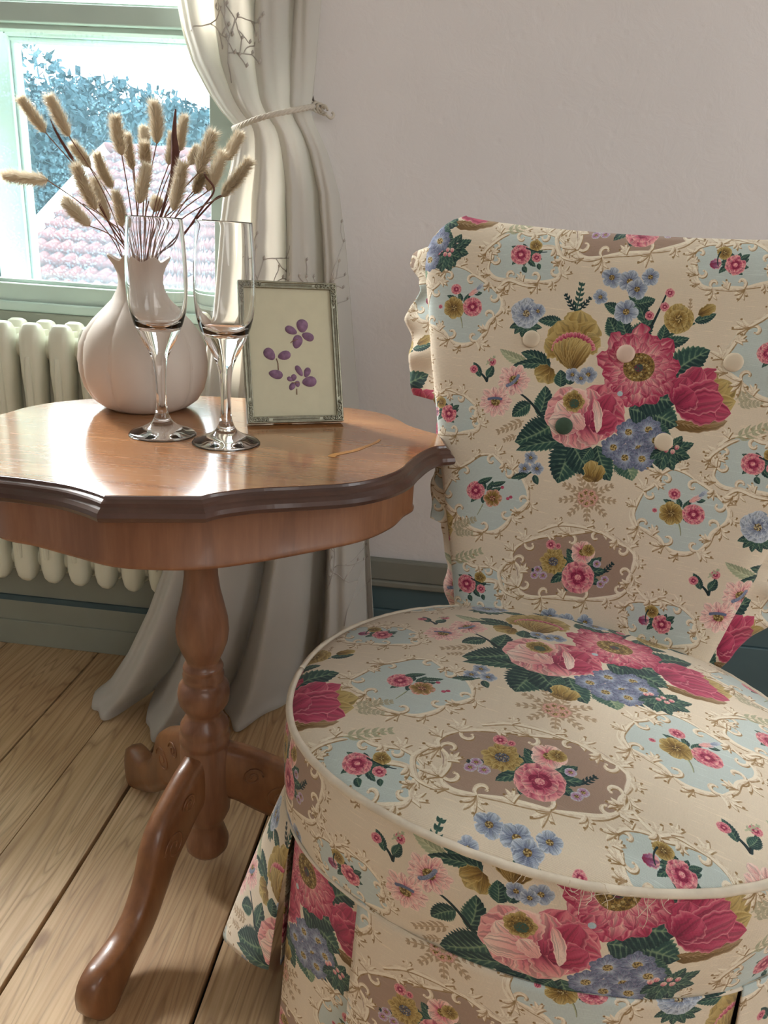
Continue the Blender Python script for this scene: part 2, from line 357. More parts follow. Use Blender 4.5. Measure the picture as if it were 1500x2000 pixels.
def stem(pts, w, col): stroke(pts, lambda t: w*(1-.5*t), lambda T, s, X, Y: mix(np.broadcast_to(col, T.shape+(3,)), col*.6, (s > .2)*1.0), n=12)
def dot(c, r, col, col2=None):
    col2 = col*.72 if col2 is None else col2
    stroke([(c[0]-r*.1, c[1]), (c[0]+r*.1, c[1])], r, lambda T, s, X, Y: mix(np.broadcast_to(col, T.shape+(3,)), col2, noise2(X*.35, Y*.35)*1.6-.5), n=2)
def flower(c, R, n, W, c0, c1, c2, layers=((1, 0),), cc=OC_M, rc=.3, edge=None, squ=1.0, ruf=.08, ang=0.0):
    for (k, off) in layers:
        for i in range(n):
            a = 2*math.pi*(i+off)/n+ang+.08*math.sin(i*5.1)
            r = R*k*(1+.1*math.sin(i*3.3+k*9))
            e = (c[0]+r*math.cos(a), c[1]+r*math.sin(a)*squ); b = (c[0]+r*.12*math.cos(a), c[1]+r*.12*math.sin(a)*squ)
            petal(b, e, W*k, c0, c1, c2, edge=edge, ruf=ruf)
    if rc:
        dot(c, R*rc, cc, cc*.55)
        for i in range(int(10+R*.25)):
            a = i*2.4; r = R*rc*math.sqrt(i/(10+R*.25))*1.15; dot((c[0]+r*math.cos(a), c[1]+r*math.sin(a)*squ), max(1.8, R*.035), OC_L if i % 2 else OC_D)
def rose(c, R, deep=False):
    A, B, Cc = (PK_D, C8(172, 40, 78), C8(214, 96, 120)) if deep else (PK_D, PK_M, PK_L)
    for k, n in ((1., 6), (.72, 5)):
        for i in range(n):
            a = 2*math.pi*i/n+k*3+c[0]
            e = (c[0]+R*k*math.cos(a), c[1]+R*k*math.sin(a)); petal((c[0]+R*.1*math.cos(a), c[1]+R*.1*math.sin(a)), e, R*.5*k, A, B, Cc, c=.68, ruf=.06)
    for i in range(4):
        a = i*1.7+c[1]; stroke([(c[0]+R*.38*math.cos(a), c[1]+R*.38*math.sin(a)), (c[0]+R*.5*math.cos(a+.8), c[1]+R*.5*math.sin(a+.8)), (c[0]+R*.3*math.cos(a+1.7), c[1]+R*.3*math.sin(a+1.7))],
               lambda t: R*.08*np.sin(np.pi*t), lambda T, s, X, Y: A, n=6)
    dot(c, R*.16, PK_L, PK_M)
def frond(b, e, W, col, n=7, a=.85):
    b = np.array(b, float); e = np.array(e, float); d = e-b; L = np.hypot(*d); u = d/L; p = np.array([-u[1], u[0]])
    stroke([b, e], 2.4, lambda T, s, X, Y: col, n=3, amax=a)
    for i in range(n):
        t = (i+.6)/n; q = b+d*t
        for sg in (-1, 1):
            l = W*(1-.55*t)*(1.0 if i % 2 else .8); tip = q+u*l*.75+p*sg*l*.75
            stroke([q, q+u*l*.1+p*sg*l*.5, tip], lambda tt: W*.15*np.sin(np.pi*tt**.7), lambda T, s, X, Y: mix(np.broadcast_to(col, T.shape+(3,)), col*.85, noise2(X*.2, Y*.2)), n=5, amax=a)
# ---- rococo scrolls
def scr(pts, w, both=True):
    off = (2.6, 4.2)
    wd = lambda t: w*np.clip(np.sin(np.pi*np.clip(t*.86+.12, 0, 1)), 0, 1)**.7
    stroke([(x+off[0], y+off[1]) for x, y in pts], wd, lambda T, s, X, Y: mix(np.broadcast_to(BRN, T.shape+(3,)), TAN, noise2(X*.1, Y*.1)), n=12, amax=.92)
    stroke(pts, wd, lambda T, s, X, Y: mix(np.broadcast_to(CR, T.shape+(3,)), TAN, (s > .15)*.55*noise2(T*20, s*2+5)), n=12)
def curl(c, r, a0, turn, w):
    pts = [(c[0]+r*(1-.72*k/6)*math.cos(a0+turn*k/6), c[1]+r*(1-.72*k/6)*math.sin(a0+turn*k/6)) for k in range(7)]
    scr(pts, w); dot(pts[-1], w*.75, CR, TAN)
def tuft(p, a, L, w, n=4, sp=1.3):
    for i in range(n):
        f = (i/(n-1)-.5) if n > 1 else 0
        aa = a+f*sp; l = L*(1-.45*abs(f)*1.4)
        q = (p[0]+l*math.cos(aa), p[1]+l*math.sin(aa)); m = (p[0]+l*.55*math.cos(aa-f*.9), p[1]+l*.55*math.sin(aa-f*.9))
        scr([p, m, (q[0]+l*.12*math.cos(aa+f*3), q[1]+l*.12*math.sin(aa+f*3))], w)
        if i % 2 == 0: dot(q, w*.6, BRN, TAN)
def ring(c, rx, ry, seed, n=8, w=6.0, rot=0.0):
    R = lambda a: 1+.07*math.cos(4*a+seed)+.03*math.sin(7*a+seed)
    pt = lambda a, k=1.0: (c[0]+rx*R(a)*k*math.cos(a), c[1]+ry*R(a)*k*math.sin(a))
    for i in range(n):
        a0 = 2*math.pi*i/n+rot+.1*math.sin(seed+i*2.2); a1 = 2*math.pi*(i+1)/n+rot+.1*math.sin(seed+(i+1)*2.2); da = a1-a0
        sg = 1 if (i+int(seed)) % 2 else -1
        k1 = 1+.05*sg
        scr([pt(a0, 1.0), pt(a0+da*.3, k1*.98+.02), pt(a0+da*.65, k1), pt(a1, 1.0)], w)
        # inner hook and outward acanthus
        m = pt(a0+da*.5, k1)
        ang = math.atan2(m[1]-c[1], m[0]-c[0])
        j = pt(a1, 1.0); ja = math.atan2(j[1]-c[1], j[0]-c[0])
        curl((j[0]-math.cos(ja)*w*3.2, j[1]-math.sin(ja)*w*3.2), w*3.0, ja+.3*sg, -sg*4.2, w*.62)
        tuft(j, ja+sg*.9, w*6.4, w*.72, 5 if i % 2 else 4, 1.7)
        tuft(m, ang+(0 if sg > 0 else math.pi)+sg*.6, w*4.8, w*.6, 4, 1.3)
def fillring(c, rx, ry, seed, col):
    N = 40; R = lambda a: 1+.07*math.cos(4*a+seed)+.03*math.sin(7*a+seed)
    p0 = tpx(c); P = np.array([tpx((c[0]+rx*R(a)*math.cos(a), c[1]+ry*R(a)*math.sin(a))) for a in np.linspace(0, 2*math.pi, N, endpoint=False)])
    x0, y0 = np.floor(P.min(0)).astype(int); x1, y1 = np.ceil(P.max(0)).astype(int)
    X, Y = np.meshgrid(np.arange(x0, x1+1), np.arange(y0, y1+1))
    th = np.arctan2(Y-p0[1], X-p0[0]); rr = np.hypot(X-p0[0], Y-p0[1])
    pa = np.arctan2(P[:, 1]-p0[1], P[:, 0]-p0[0]); pr = np.hypot(P[:, 0]-p0[0], P[:, 1]-p0[1]); o = np.argsort(pa)
    lim = np.interp(th, np.concatenate([pa[o]-2*math.pi, pa[o], pa[o]+2*math.pi]), np.tile(pr[o], 3))
    al = np.clip((lim-rr)/2+.5, 0, 1)
    r = np.mod(np.arange(y0, y1+1), TH); cc = np.mod(np.arange(x0, x1+1), TW); ix = np.ix_(r, cc); sub = LAY[ix]
    ao = al+sub[..., 3]*(1-al)
    rgb = (col*al[..., None]+sub[..., :3]*(sub[..., 3]*(1-al))[..., None])/np.maximum(ao, 1e-6)[..., None]
    LAY[ix] = np.concatenate([rgb, ao[..., None]], -1)
CB = C8(198, 209, 204); CBR = C8(168, 142, 124)
def nosegay(x, y, kind):
    for i in range(9):
        a = i*.7+.3; l = 62+10*math.sin(i*2.7)
        leaf((x+14*math.cos(a), y+10*math.sin(a)), (x+l*1.1*math.cos(a), y+l*.85*math.sin(a)), 10, .15, veins=4)
    if kind == 1:
        stem([(x-10, y+40), (x+3, y+70), (x+2, y+95)], 3, G_P)
        rose((x-22, y-62), 22); flower((x-30, y+14), 46, 7, 17, OC_D, OC_M, OC_L, cc=OC_D, rc=.2)
        rose((x+44, y+10), 40, False); rose((x-88, y+8), 9)
        stem([(x+30, y-30), (x+60, y-60), (x+86, y-82)], 2.4, G_D); leaf((x+50, y-45), (x+84, y-48), 8); petal((x+28, y-36), (x+74, y-66), 10, PK_L, PK_L, BL_L); petal((x+60, y-60), (x+88, y-84), 7, BL_M, BL_M, BL_L)
    elif kind == 2:
        flower((x+38, y-40), 26, 5, 12, OC_D, OC_M, OC_L, cc=OC_D, rc=.2); rose((x-22, y-2), 42); rose((x+42, y+10), 20)
        stem([(x, y-30), (x+46, y-8), (x+84, y-14)], 2.4, G_D); leaf((x-12, y+46), (x+2, y+72), 10); leaf((x+50, y+34), (x+56, y+60), 8)
    elif kind == 3:
        flower((x-34, y-46), 30, 5, 14, OC_D, OC_M, OC_L, cc=OC_D, rc=.2); rose((x+10, y+6), 42); petal((x-96, y+4), (x-46, y-2), 18, PK_D, C8(150, 90, 130), PK_L)
        stem([(x-50, y-50), (x-70, y-20), (x-60, y+10)], 2.4, G_D); leaf((x+30, y-20), (x+70, y-40), 9)
    else:
        rose((x-38, y-8), 38); flower((x+30, y+24), 38, 6, 15, OC_D, OC_M, PK_L, cc=PK_M, rc=.25); leaf((x-30, y-40), (x+30, y-62), 11); leaf((x+20, y-30), (x+84, y-44), 10)
        for q in ((92, 26), (104, 20), (70, -20)): dot((x+q[0], y+q[1]), 6, PK_M)
        stem([(x-10, y+50), (x-20, y+70), (x-32, y+92)], 2.4, G_P)
# medallions
MED = [((250, 408), 150, 150, 1.2, 1, CB), ((512, 205), 160, 112, 2.9, 2, CB), ((1358, 238), 178, 105, 4.4, 3, CB), ((345, 1175), 165, 150, 5.6, 4, CB), ((705, 1472), 255, 146, 3.3, 5, CBR)]
for (c, rx, ry, sd, k, col) in MED: fillring(c, rx, ry, sd, col)
for (c, rx, ry, sd, k, col) in MED: ring(c, rx, ry, sd, n=10 if k == 5 else 8, w=9.0 if k == 5 else 8.0, rot=sd)
# joining scrolls
scr([(330, 230), (345, 180), (400, 130), (440, 110)], 7); tuft((345, 190), 2.4, 34, 5); scr([(400, 330), (440, 300), (500, 320), (550, 330)], 8); tuft((420, 330), 2.2, 40, 6)
scr([(560, 1330), (640, 1300), (740, 1310), (820, 1340)], 8); tuft((640, 1302), -1.3, 34, 5); tuft((760, 1312), -1.0, 40, 6)
scr([(960, 1560), (1010, 1610), (1060, 1600), (1140, 1640)], 8); tuft((1050, 1600), -.8, 44, 6); tuft((1010, 1610), 1.6, 40, 6); scr([(960, 1200), (940, 1260), (955, 1310), (990, 1350)], 7)
scr([(250, 1560), (330, 1530), (400, 1540), (430, 1600)], 8); tuft((330, 1532), -1.9, 40, 6); tuft((390, 1538), 1.2, 40, 6); scr([(430, 1460), (400, 1500), (420, 1570), (470, 1600)], 7)
for (c, rx, ry, sd, k, col) in MED[:4]: nosegay(c[0], c[1]-4, k)
# brown medallion bouquet
for i in range(10):
    a = i*.63; leaf((715+30*math.cos(a), 1490+20*math.sin(a)), (715+128*math.cos(a), 1490+92*math.sin(a)), 19, .15, veins=5)
frond((830, 1500), (866, 1462), 22, G_D, 4, 1); frond((600, 1480), (535, 1490), 20, G_D, 4, 1)
flower((622, 1455), 54, 13, 13, OC_D, OC_M, OC_L, layers=((1, 0), (.7, .5)), cc=BL_D, rc=.3)
flower((742, 1418), 50, 5, 22, PK_M, PK_L, PK_W, cc=OC_M, rc=.25); flower((765, 1410), 26, 5, 13, OC_D, OC_M, OC_L, cc=OC_D, rc=.2)
rose((722, 1520), 68); rose((612, 1385), 20); rose((642, 1392), 12)
for q in ((558, 1488), (545, 1510), (580, 1512), (832, 1530), (815, 1548), (800, 1465)): flower(q, 17, 5, 8, C8(150, 90, 140), C8(190, 150, 180), BL_L, cc=OC_M, rc=.25)
# sprigs on the ground
def berry(x, y):
    for a, l, w in ((-.35, 90, 20), (.35, 78, 22), (1.35, 84, 22), (1.9, 88, 24), (2.5, 80, 20), (-.9, 70, 18)): leaf((x, y), (x+l*math.cos(a), y+l*math.sin(a)), w, .12, veins=5)
    for q in ((-30, -12), (-12, 8), (10, 12), (24, -6), (-44, -2), (2, -10)): petal((x+q[0], y+q[1]+8), (x+q[0]+6, y+q[1]-12), 8, PK_M, PK_L, PK_W)
berry(205, 170)
stem([(352, 716), (340, 690), (305, 668)], 5, G_D); stem([(352, 716), (356, 690), (372, 655)], 5, G_D)
leaf((325, 700), (298, 640), 14); leaf((350, 700), (378, 655), 16); rose((300, 668), 17); rose((374, 638), 17); frond((350, 650), (385, 615), 18, G_P, 3)
for i in range(6): leaf((510, 480), (510+70*math.cos(.3+i*.5), 480+60*math.sin(.3+i*.5)), 14, .1)
flower((512, 440), 62, 9, 26, BL_D, BL_M, BL_L, layers=((1, 0), (.7, .5)), cc=BL_L, rc=.2, edge=C8(236, 240, 240)); flower((560, 430), 30, 6, 14, BL_D, BL_M, BL_L, rc=.2, cc=BL_L)
# tan ghost fronds
for i in range(9): frond((762, 1190), (762+118*math.cos(i*.7+.2), 1190+100*math.sin(i*.7+.2)), 34, TAN, 5)
for i in range(7): a = i*.9; flower((762+26*math.cos(a), 1195+22*math.sin(a)), 20, 5, 9, OC_M, PK_L, TAN, rc=.3)
frond((500, 880), (395, 925), 34, TAN, 6); frond((470, 940), (420, 960), 24, TAN, 4); frond((1370, 790), (1500, 740), 40, C8(190, 182, 150), 7); frond((1380, 810), (1480, 810), 34, C8(190, 182, 150), 6); frond((215, 1450), (330, 1410), 40, C8(184, 184, 148), 6)
# bouquet, back to front
frond((715, 440), (740, 315), 34, G_M, 6, 1); frond((712, 430), (672, 360), 26, G_D, 5, 1); frond((735, 420), (775, 375), 22, G_D, 4, 1)
leaf((520, 640), (405, 585), 20, -.15, G_P*.8, G_P, C8(214, 214, 180)); leaf((610, 660), (490, 600), 26, .15); leaf((600, 650), (455, 655), 18, .1)
leaf((1095, 700), (1265, 590), 52, -.1, veins=8); leaf((1000, 480), (930, 340), 26); leaf((900, 440), (830, 400), 20); leaf((960, 400), (1040, 380), 22)
leaf((880, 540), (845, 455), 30, .1); leaf((930, 550), (1030, 465), 34, .1); leaf((930, 545), (900, 440), 26, -.1); leaf((560, 860), (590, 735), 34, .15); stem([(600, 900), (540, 800), (490, 770)], 6, G_D); leaf((530, 810), (455, 862), 28, .1); leaf((660, 480), (560, 470), 20)
leaf((640, 880), (465, 965), 58, -.1, veins=10); leaf((700, 960), (470, 1000), 30, .1, veins=8); leaf((725, 960), (640, 1135), 66, .1, veins=10); leaf((700, 970), (790, 1100), 52, .1, veins=8)
leaf((930, 830), (1130, 900), 74, -.1, veins=12); leaf((950, 800), (1130, 800), 60, -.1, veins=9); leaf((1000, 900), (1110, 960), 40, .1)
leaf((800, 980), (855, 1125), 44, .1, veins=8); leaf((880, 1020), (945, 1125), 44, -.2, G_M, G_L, G_P, veins=9); leaf((1010, 1040), (1070, 1060), 26); leaf((780, 990), (740, 1040), 30)
berry(1075, 1015)
stem([(1010, 520), (1060, 420), (1090, 350)], 5, G_D); stem([(1040, 560), (1110, 520), (1200, 480)], 6, G_M); leaf((1050, 560), (1180, 540), 22); leaf((1200, 470), (1290, 440), 16); leaf((1060, 560), (1080, 480), 20)
for q in ((1100, 355), (1078, 412), (1016, 448)): rose(q, 19)
frond((1180, 440), (1185, 380), 18, TAN, 4)
flower((1135, 462), 62, 7, 28, OC_D, OC_M, OC_L, layers=((1, 0), (.65, .5)), cc=OC_M, rc=.2); petal((1215, 445), (1288, 408), 18, OC_D, OC_M, OC_L)
for q, r in (((862, 292), 44), ((935, 308), 48), ((1020, 290), 38), ((815, 372), 32), ((920, 432), 52), ((965, 340), 44)):
    flower(q, r, 5, r*.38, BL_D, BL_M, BL_L, cc=OC_M, rc=.2, ang=q[0])
# ochre flower
for e, w in (((735, 425), 62), ((800, 480), 50), ((640, 470), 58), ((590, 545), 52), ((815, 540), 40)): petal((700, 600), e, w, OC_D, OC_M, OC_L, ruf=.1, edge=OC_L)
for i in range(16): a = math.pi*(1.02+i*.063); petal((705+62*math.cos(a), 590+50*math.sin(a)), (705+92*math.cos(a), 590+76*math.sin(a)), 8, PK_D, PK_M, PK_L)
for i in range(9): petal((700, 668), (628+i*18, 560-26*math.sin(i*.39)), 24, OC_D, C8(150, 118, 60), OC_L, ruf=.05)
for e in ((560, 720), (600, 730), (545, 690)): petal((610, 660), e, 24, OC_D, OC_M, OC_L)
leaf((650, 740), (650, 670), 26); leaf((680, 730), (700, 670), 20)
for q, r in (((700, 690), 30), ((765, 690), 36), ((735, 705), 28)): flower(q, r, 5, r*.4, BL_D, BL_M, BL_L, cc=OC_M, rc=.2)
# tulip
petal((1120, 905), (1335, 880), 22, OC_D, BRN, TAN, .08); leaf((1120, 880), (1260, 905), 14, .1, OC_D, BRN, TAN)
for e, w in (((1375, 740), 46), ((1370, 800), 40), ((1295, 680), 36), ((1340, 715), 34)): petal((1140, 830), e, w, OC_D, OC_M, OC_L, edge=OC_L)
for e, w in (((1290, 665), 34), ((1230, 660), 44), ((1170, 700), 44), ((1300, 730), 40), ((1350, 850), 40), ((1290, 870), 40), ((1320, 790), 44), ((1200, 760), 50)): petal((1120, 815), e, w, PK_D, C8(176, 50, 88), PK_M, ruf=.08, streak=.9, edge=PK_L)
# pink daisies left
for q in ((462, 712), (388, 800)): flower(q, 66, 11, 15, PK_D, PK_L, PK_W, layers=((1, 0), (.72, .5)), cc=OC_M, rc=.24, edge=PK_W)
stroke([(435, 735), (465, 725), (480, 695)], 6, lambda T, s, X, Y: mix(np.broadcast_to(BL_M, T.shape+(3,)), BL_D, noise2(X*.3, Y*.3)), n=6); stroke([(360, 790), (385, 782), (410, 790)], 5, lambda T, s, X, Y: BL_D, n=5)
# dahlia
flower((972, 660), 166, 17, 36, PK_W, PK_L, C8(176, 46, 84), layers=((1, 0), (.86, .5)), cc=OC_M, rc=0, edge=C8(196, 80, 108), ruf=.16)
flower((972, 660), 118, 15, 20, PK_W, PK_L, PK_M, layers=((1, 0), (.75, .5)), cc=OC_M, rc=.42, edge=PK_L, ruf=.1)
dot((972, 662), 14, G_M, PK_D)
# peony
for e, w in (((650, 745), 50), ((600, 800), 44), ((585, 870), 44)): petal((700, 850), e, w, PK_M, C8(226, 140, 146), PK_L, edge=PK_W, ruf=.08)
for e, w in (((830, 730), 52), ((910, 800), 60), ((915, 880), 58), ((850, 945), 56)): petal((780, 860), e, w, PK_D, C8(186, 60, 92), C8(224, 130, 140), edge=PK_L, ruf=.08, streak=.9)
for e, w in (((620, 950), 52), ((670, 985), 50), ((735, 998), 54), ((800, 975), 48)): petal((735, 870), e, w, PK_D, C8(222, 128, 138), PK_L, edge=PK_W, ruf=.08, streak=.8)
petal((760, 900), (770, 745), 46, PK_D, PK_M, PK_L, edge=PK_W); petal((790, 900), (862, 770), 40, PK_D, C8(176, 50, 84), PK_M, edge=PK_L); petal((770, 905), (880, 860), 44, PK_D, C8(176, 50, 84), PK_M, .1, edge=PK_L)
petal((735, 895), (640, 800), 48, C8(214, 110, 124), PK_L, PK_W, edge=PK_W, ruf=.06); petal((740, 900), (600, 880), 44, C8(206, 100, 118), PK_L, PK_W, edge=PK_W, ruf=.06)
petal((735, 860), (700, 745), 46, C8(214, 120, 130), PK_L, PK_W, edge=PK_W)
flower((705, 800), 46, 9, 14, OC_D, OC_M, OC_L, cc=OC_M, rc=.6); dot((708, 808), 16, G_M, OC_D)
petal((745, 915), (700, 850), 26, PK_L, PK_L, PK_W); petal((800, 930), (790, 790), 16, PK_W, PK_W, PK_L, .15)
# blue primroses
for q in ((930, 925), (1012, 915), (868, 988), (972, 992), (915, 1030), (1040, 960), (985, 1035)):
    flower(q, 52, 12, 12, BL_L, BL_M, BL_D, layers=((1, 0), (.8, .5)), cc=OC_L, rc=.22, edge=C8(168, 140, 176))
for q in ((530, 1030), (555, 1075), (505, 1075)): flower(q, 28, 5, 11, BL_D, BL_M, BL_L, cc=OC_M, rc=.2)
leaf((520, 1100), (450, 1115), 12); leaf((545, 1100), (560, 1140), 12); stem([(530, 1090), (500, 1110), (480, 1120)], 3, G_M)
petal((785, 1130), (775, 1040), 30, OC_D, OC_M, OC_L); petal((790, 1130), (820, 1060), 22, OC_D, OC_M, OC_L); leaf((785, 1125), (740, 1110), 12, .1, OC_D, BRN, OC_L); dot((895, 768), 9, C8(170, 196, 206), CB)
# compose both half-drop copies over the ground
ground = C8(228, 213, 190)
CAN = np.empty((TH, TW, 3), np.float32); CAN[:] = ground
for sh in (0, 1):
    L = LAY if sh == 0 else np.roll(LAY, (TH//2, TW//2), (0, 1))
    CAN = CAN*(1-L[..., 3:])+L[..., :3]*L[..., 3:]
# woven slubs
yy, xx = np.mgrid[0:TH, 0:TW]
sl = noise2(xx*.012*64/52.0 % 64, yy*.45 % 64); CAN *= (1+.05*((sl > .86)*1.0)+.03*(noise2(xx*.5, yy*.5)-.5))[..., None]
CAN = np.clip(CAN, 0, 1)

# ================================================================ fabric material
img = bpy.data.images.new('floral_print', TW, TH, alpha=False, float_buffer=False)
px = np.ones((TH, TW, 4), np.float32); px[..., :3] = CAN; img.pixels.foreach_set(px.ravel()); img.update(); img.pack()
def fabric_mat(name, rough=.85, bs=.35):
    m, nt, b = mat(name, rough=rough); ti = nd(nt, 'ShaderNodeTexImage'); ti.image = img; ti.extension = 'REPEAT'
    uvn = nd(nt, 'ShaderNodeUVMap'); uvn.uv_map = 'UVMap'; nt.links.new(uvn.outputs[0], ti.inputs[0]); nt.links.new(ti.outputs[0], b.inputs['Base Color'])
    mpp = nd(nt, 'ShaderNodeMapping'); mpp.inputs['Scale'].default_value = (542*1.0, 374*1.0, 1); nt.links.new(uvn.outputs[0], mpp.inputs[0])
    wv = nd(nt, 'ShaderNodeTexWave'); wv.inputs['Scale'].default_value = .32; wv.inputs['Distortion'].default_value = 1.2; nt.links.new(mpp.outputs[0], wv.inputs[0])
    wv2 = nd(nt, 'ShaderNodeTexWave'); wv2.bands_direction = 'Y'; wv2.inputs['Scale'].default_value = .32; wv2.inputs['Distortion'].default_value = 1.2; nt.links.new(mpp.outputs[0], wv2.inputs[0])
    ad = nd(nt, 'ShaderNodeMath'); ad.operation = 'ADD'; nt.links.new(wv.outputs['Fac'], ad.inputs[0]); nt.links.new(wv2.outputs['Fac'], ad.inputs[1]); bump(nt, b, ad.outputs[0], bs, .0004)
    b.inputs['Sheen Weight'].default_value = .15
    return m
M_FAB = fabric_mat('floral_linen')
M_PIPE = simple('cream_linen_piping', S(226, 214, 194), .85, .06, 60, .3)
M_LINER = simple('dark_skirt_lining', S(70, 62, 62), .9, .05)
def UV(uvm): a = np.asarray(uvm, float); return np.stack([a[:, 0]/FW, a[:, 1]/FH], 1)

# ================================================================ setting: floor, walls, window
seams = [-1.95, -1.72, -1.5, -1.30, -1.12, -.985, -.826, -.642, -.5375, -.430, -.217, -.03, .15, .34, .5, .7, .88, 1.08, 1.27, 1.45, 1.66, 1.85, 1.95]
wide = {-.430: .0052, -.217: .0050, -.642: .0034, -.826: .003}
mb = MB(); tint = []
rnd = random.Random(3)
for i in range(len(seams)-1):
    x0 = seams[i]+wide.get(seams[i], .0012)/2; x1 = seams[i+1]-wide.get(seams[i+1], .0012)/2
    v, f = box(x0, x1, -2.0, 1.30, -.03, 0); mb.add(v, f); tint += [rnd.uniform(0, 30)]*8
fl = obj('floor', mb, M_FLOOR, smooth=False, bevel=.0008, attr=tint, base=(0, 0, 0)); tag(fl, 'old pine floorboards', kind='structure')
tag(obj('trim_1', box(-1.95, 1.95, -2.0, 1.30, -.05, -.012), M_GAP, smooth=False, base=(0, 0, -.05)), kind='structure')
YW = 1.2513
WX0, WX1, WZ0, WZ1 = -1.60, -.372, .60, 1.72
def boxes(*bs):
    m = MB()
    for b_ in bs: m.add(*box(*b_))
    return m
H = 2.35
tag(obj('wall_back', boxes((-1.95, WX0, YW, YW+.16, 0, H), (WX1, 1.95, YW, YW+.16, 0, H), (WX0, WX1, YW, YW+.16, 0, WZ0), (WX0, WX1, YW, YW+.16, WZ1, H)), M_WALL, smooth=False), kind='structure')
tag(obj('wall_left', boxes((-2.05, -1.95, -2.0, YW, 0, H)), M_WALL, smooth=False), kind='structure')
tag(obj('wall_right', boxes((1.95, 2.05, -2.0, -.55, 0, H), (1.95, 2.05, .75, YW, 0, H), (1.95, 2.05, -.55, .75, 0, .7), (1.95, 2.05, -.55, .75, 2.0, H), (2.04, 2.05, -.55, .75, .7, 2.0)), M_WALL, smooth=False), kind='structure')
tag(obj('wall_rear', boxes((-1.95, 1.95, -2.1, -2.0, 0, H)), M_WALL, smooth=False), kind='structure')
tag(obj('ceiling', boxes((-2.05, 2.05, -2.1, YW+.16, H, H+.1)), M_CEIL, smooth=False), kind='structure')
# painted board under the window and skirting
tag(obj('trim_2', boxes((-1.95, -.335, YW-.012, YW, .1, .60), (-1.95, -.335, YW-.016, YW, .598, .632)), M_SAGE_D, smooth=False, bevel=.003), kind='structure')
tag(obj('baseboard_left', boxes((-1.95, -.335, YW-.02, YW, 0, .052), (-1.95, -.335, YW-.016, YW, .048, .093)), M_SAGE_D, smooth=False, bevel=.002), kind='structure')
tag(obj('trim_3', boxes((-1.95, -.335, YW-.0165, YW, .093, .104)), M_TEAL, smooth=False), kind='structure')
tag(obj('baseboard_right', boxes((-.335, 1.95, YW-.014, YW, 0, .153), (-.335, 1.95, YW-.010, YW, .153, .20)), M_TEAL, smooth=False, bevel=.002), kind='structure')
tag(obj('trim_4', boxes((-.335, 1.95, YW-.020, YW, .20, .212), (-.335, 1.95, YW-.016, YW, .212, .25)), simple('grey_skirting_cap', S(128, 128, 118), .5, .03), smooth=False, bevel=.003), kind='structure')
# casement windows: three lights in one opening, an inner sash and an outer sash
wn = bpy.data.objects.new('window_1', None); link(wn); wn.location = (-.99, YW, WZ0); ORI[wn.name] = np.array((-.99, YW, WZ0)); wn['kind'] = 'structure'
fr = [(WX0, WX1, YW-.014, YW+.03, .632, .648), (WX0, WX0+.04, YW-.012, YW+.14, WZ0, WZ1), (WX1-.036, WX1, YW-.012, YW+.14, WZ0, WZ1), (WX0, WX1, YW-.012, YW+.14, WZ1-.04, WZ1), (WX0, WX1, YW-.004, YW+.15, WZ0, .634)]
obj('window_frame', boxes(*fr), M_FRAME_L, wn, smooth=False, bevel=.003)
sash = [(-.815, -.408), (-1.20, -.885), (-1.555, -1.27)]
for (a, b_) in sash:
    s_ = [(a-.033, a, YW+.0, YW+.035, .636, 1.68), (b_, b_+.005, YW+.0, YW+.035, .636, 1.68), (a, b_, YW-.002, YW+.035, .636, .676), (a-.03, b_+.02, YW-.006, YW+.03, 1.051, 1.077), (a, b_, YW, YW+.035, 1.64, 1.68)]
    o = obj('sash', boxes(*s_), M_FRAME_L, wn, smooth=False, bevel=.004, seg=3)
    bd = [(a, a+.007, YW+.012, YW+.03, .676, 1.051), (a, b_, YW+.012, YW+.03, .674, .682), (a, b_, YW+.006, YW+.03, 1.044, 1.053), (a, b_, YW+.006, YW+.03, 1.075, 1.082)]
    obj('glazing_bead', boxes(*bd), M_FRAME_L, o, smooth=False, bevel=.0015)
    obj('wet_glass_pane', boxes((a, b_, YW+.019, YW+.021, .676, 1.64)), M_PANE, o, smooth=False)
    so = [(a-.04, a+.0395, YW+.095, YW+.13, .62, 1.70), (b_+.012, b_+.06, YW+.095, YW+.13, .62, 1.70), (a, b_+.02, YW+.095, YW+.13, .615, .668), (a+.03, b_+.02, YW+.095, YW+.13, 1.052, 1.083), (a+.039, a+.046, YW+.102, YW+.125, .66, 1.70), (a+.03, b_+.02, YW+.10, YW+.125, 1.046, 1.053)]
    o2 = obj('outer_sash', boxes(*so), M_FRAME_L, wn, smooth=False, bevel=.005, seg=3)
    obj('outer_glass_pane', boxes((a+.03, b_+.02, YW+.110, YW+.112, .66, 1.70)), M_PANE2, o2, smooth=False)

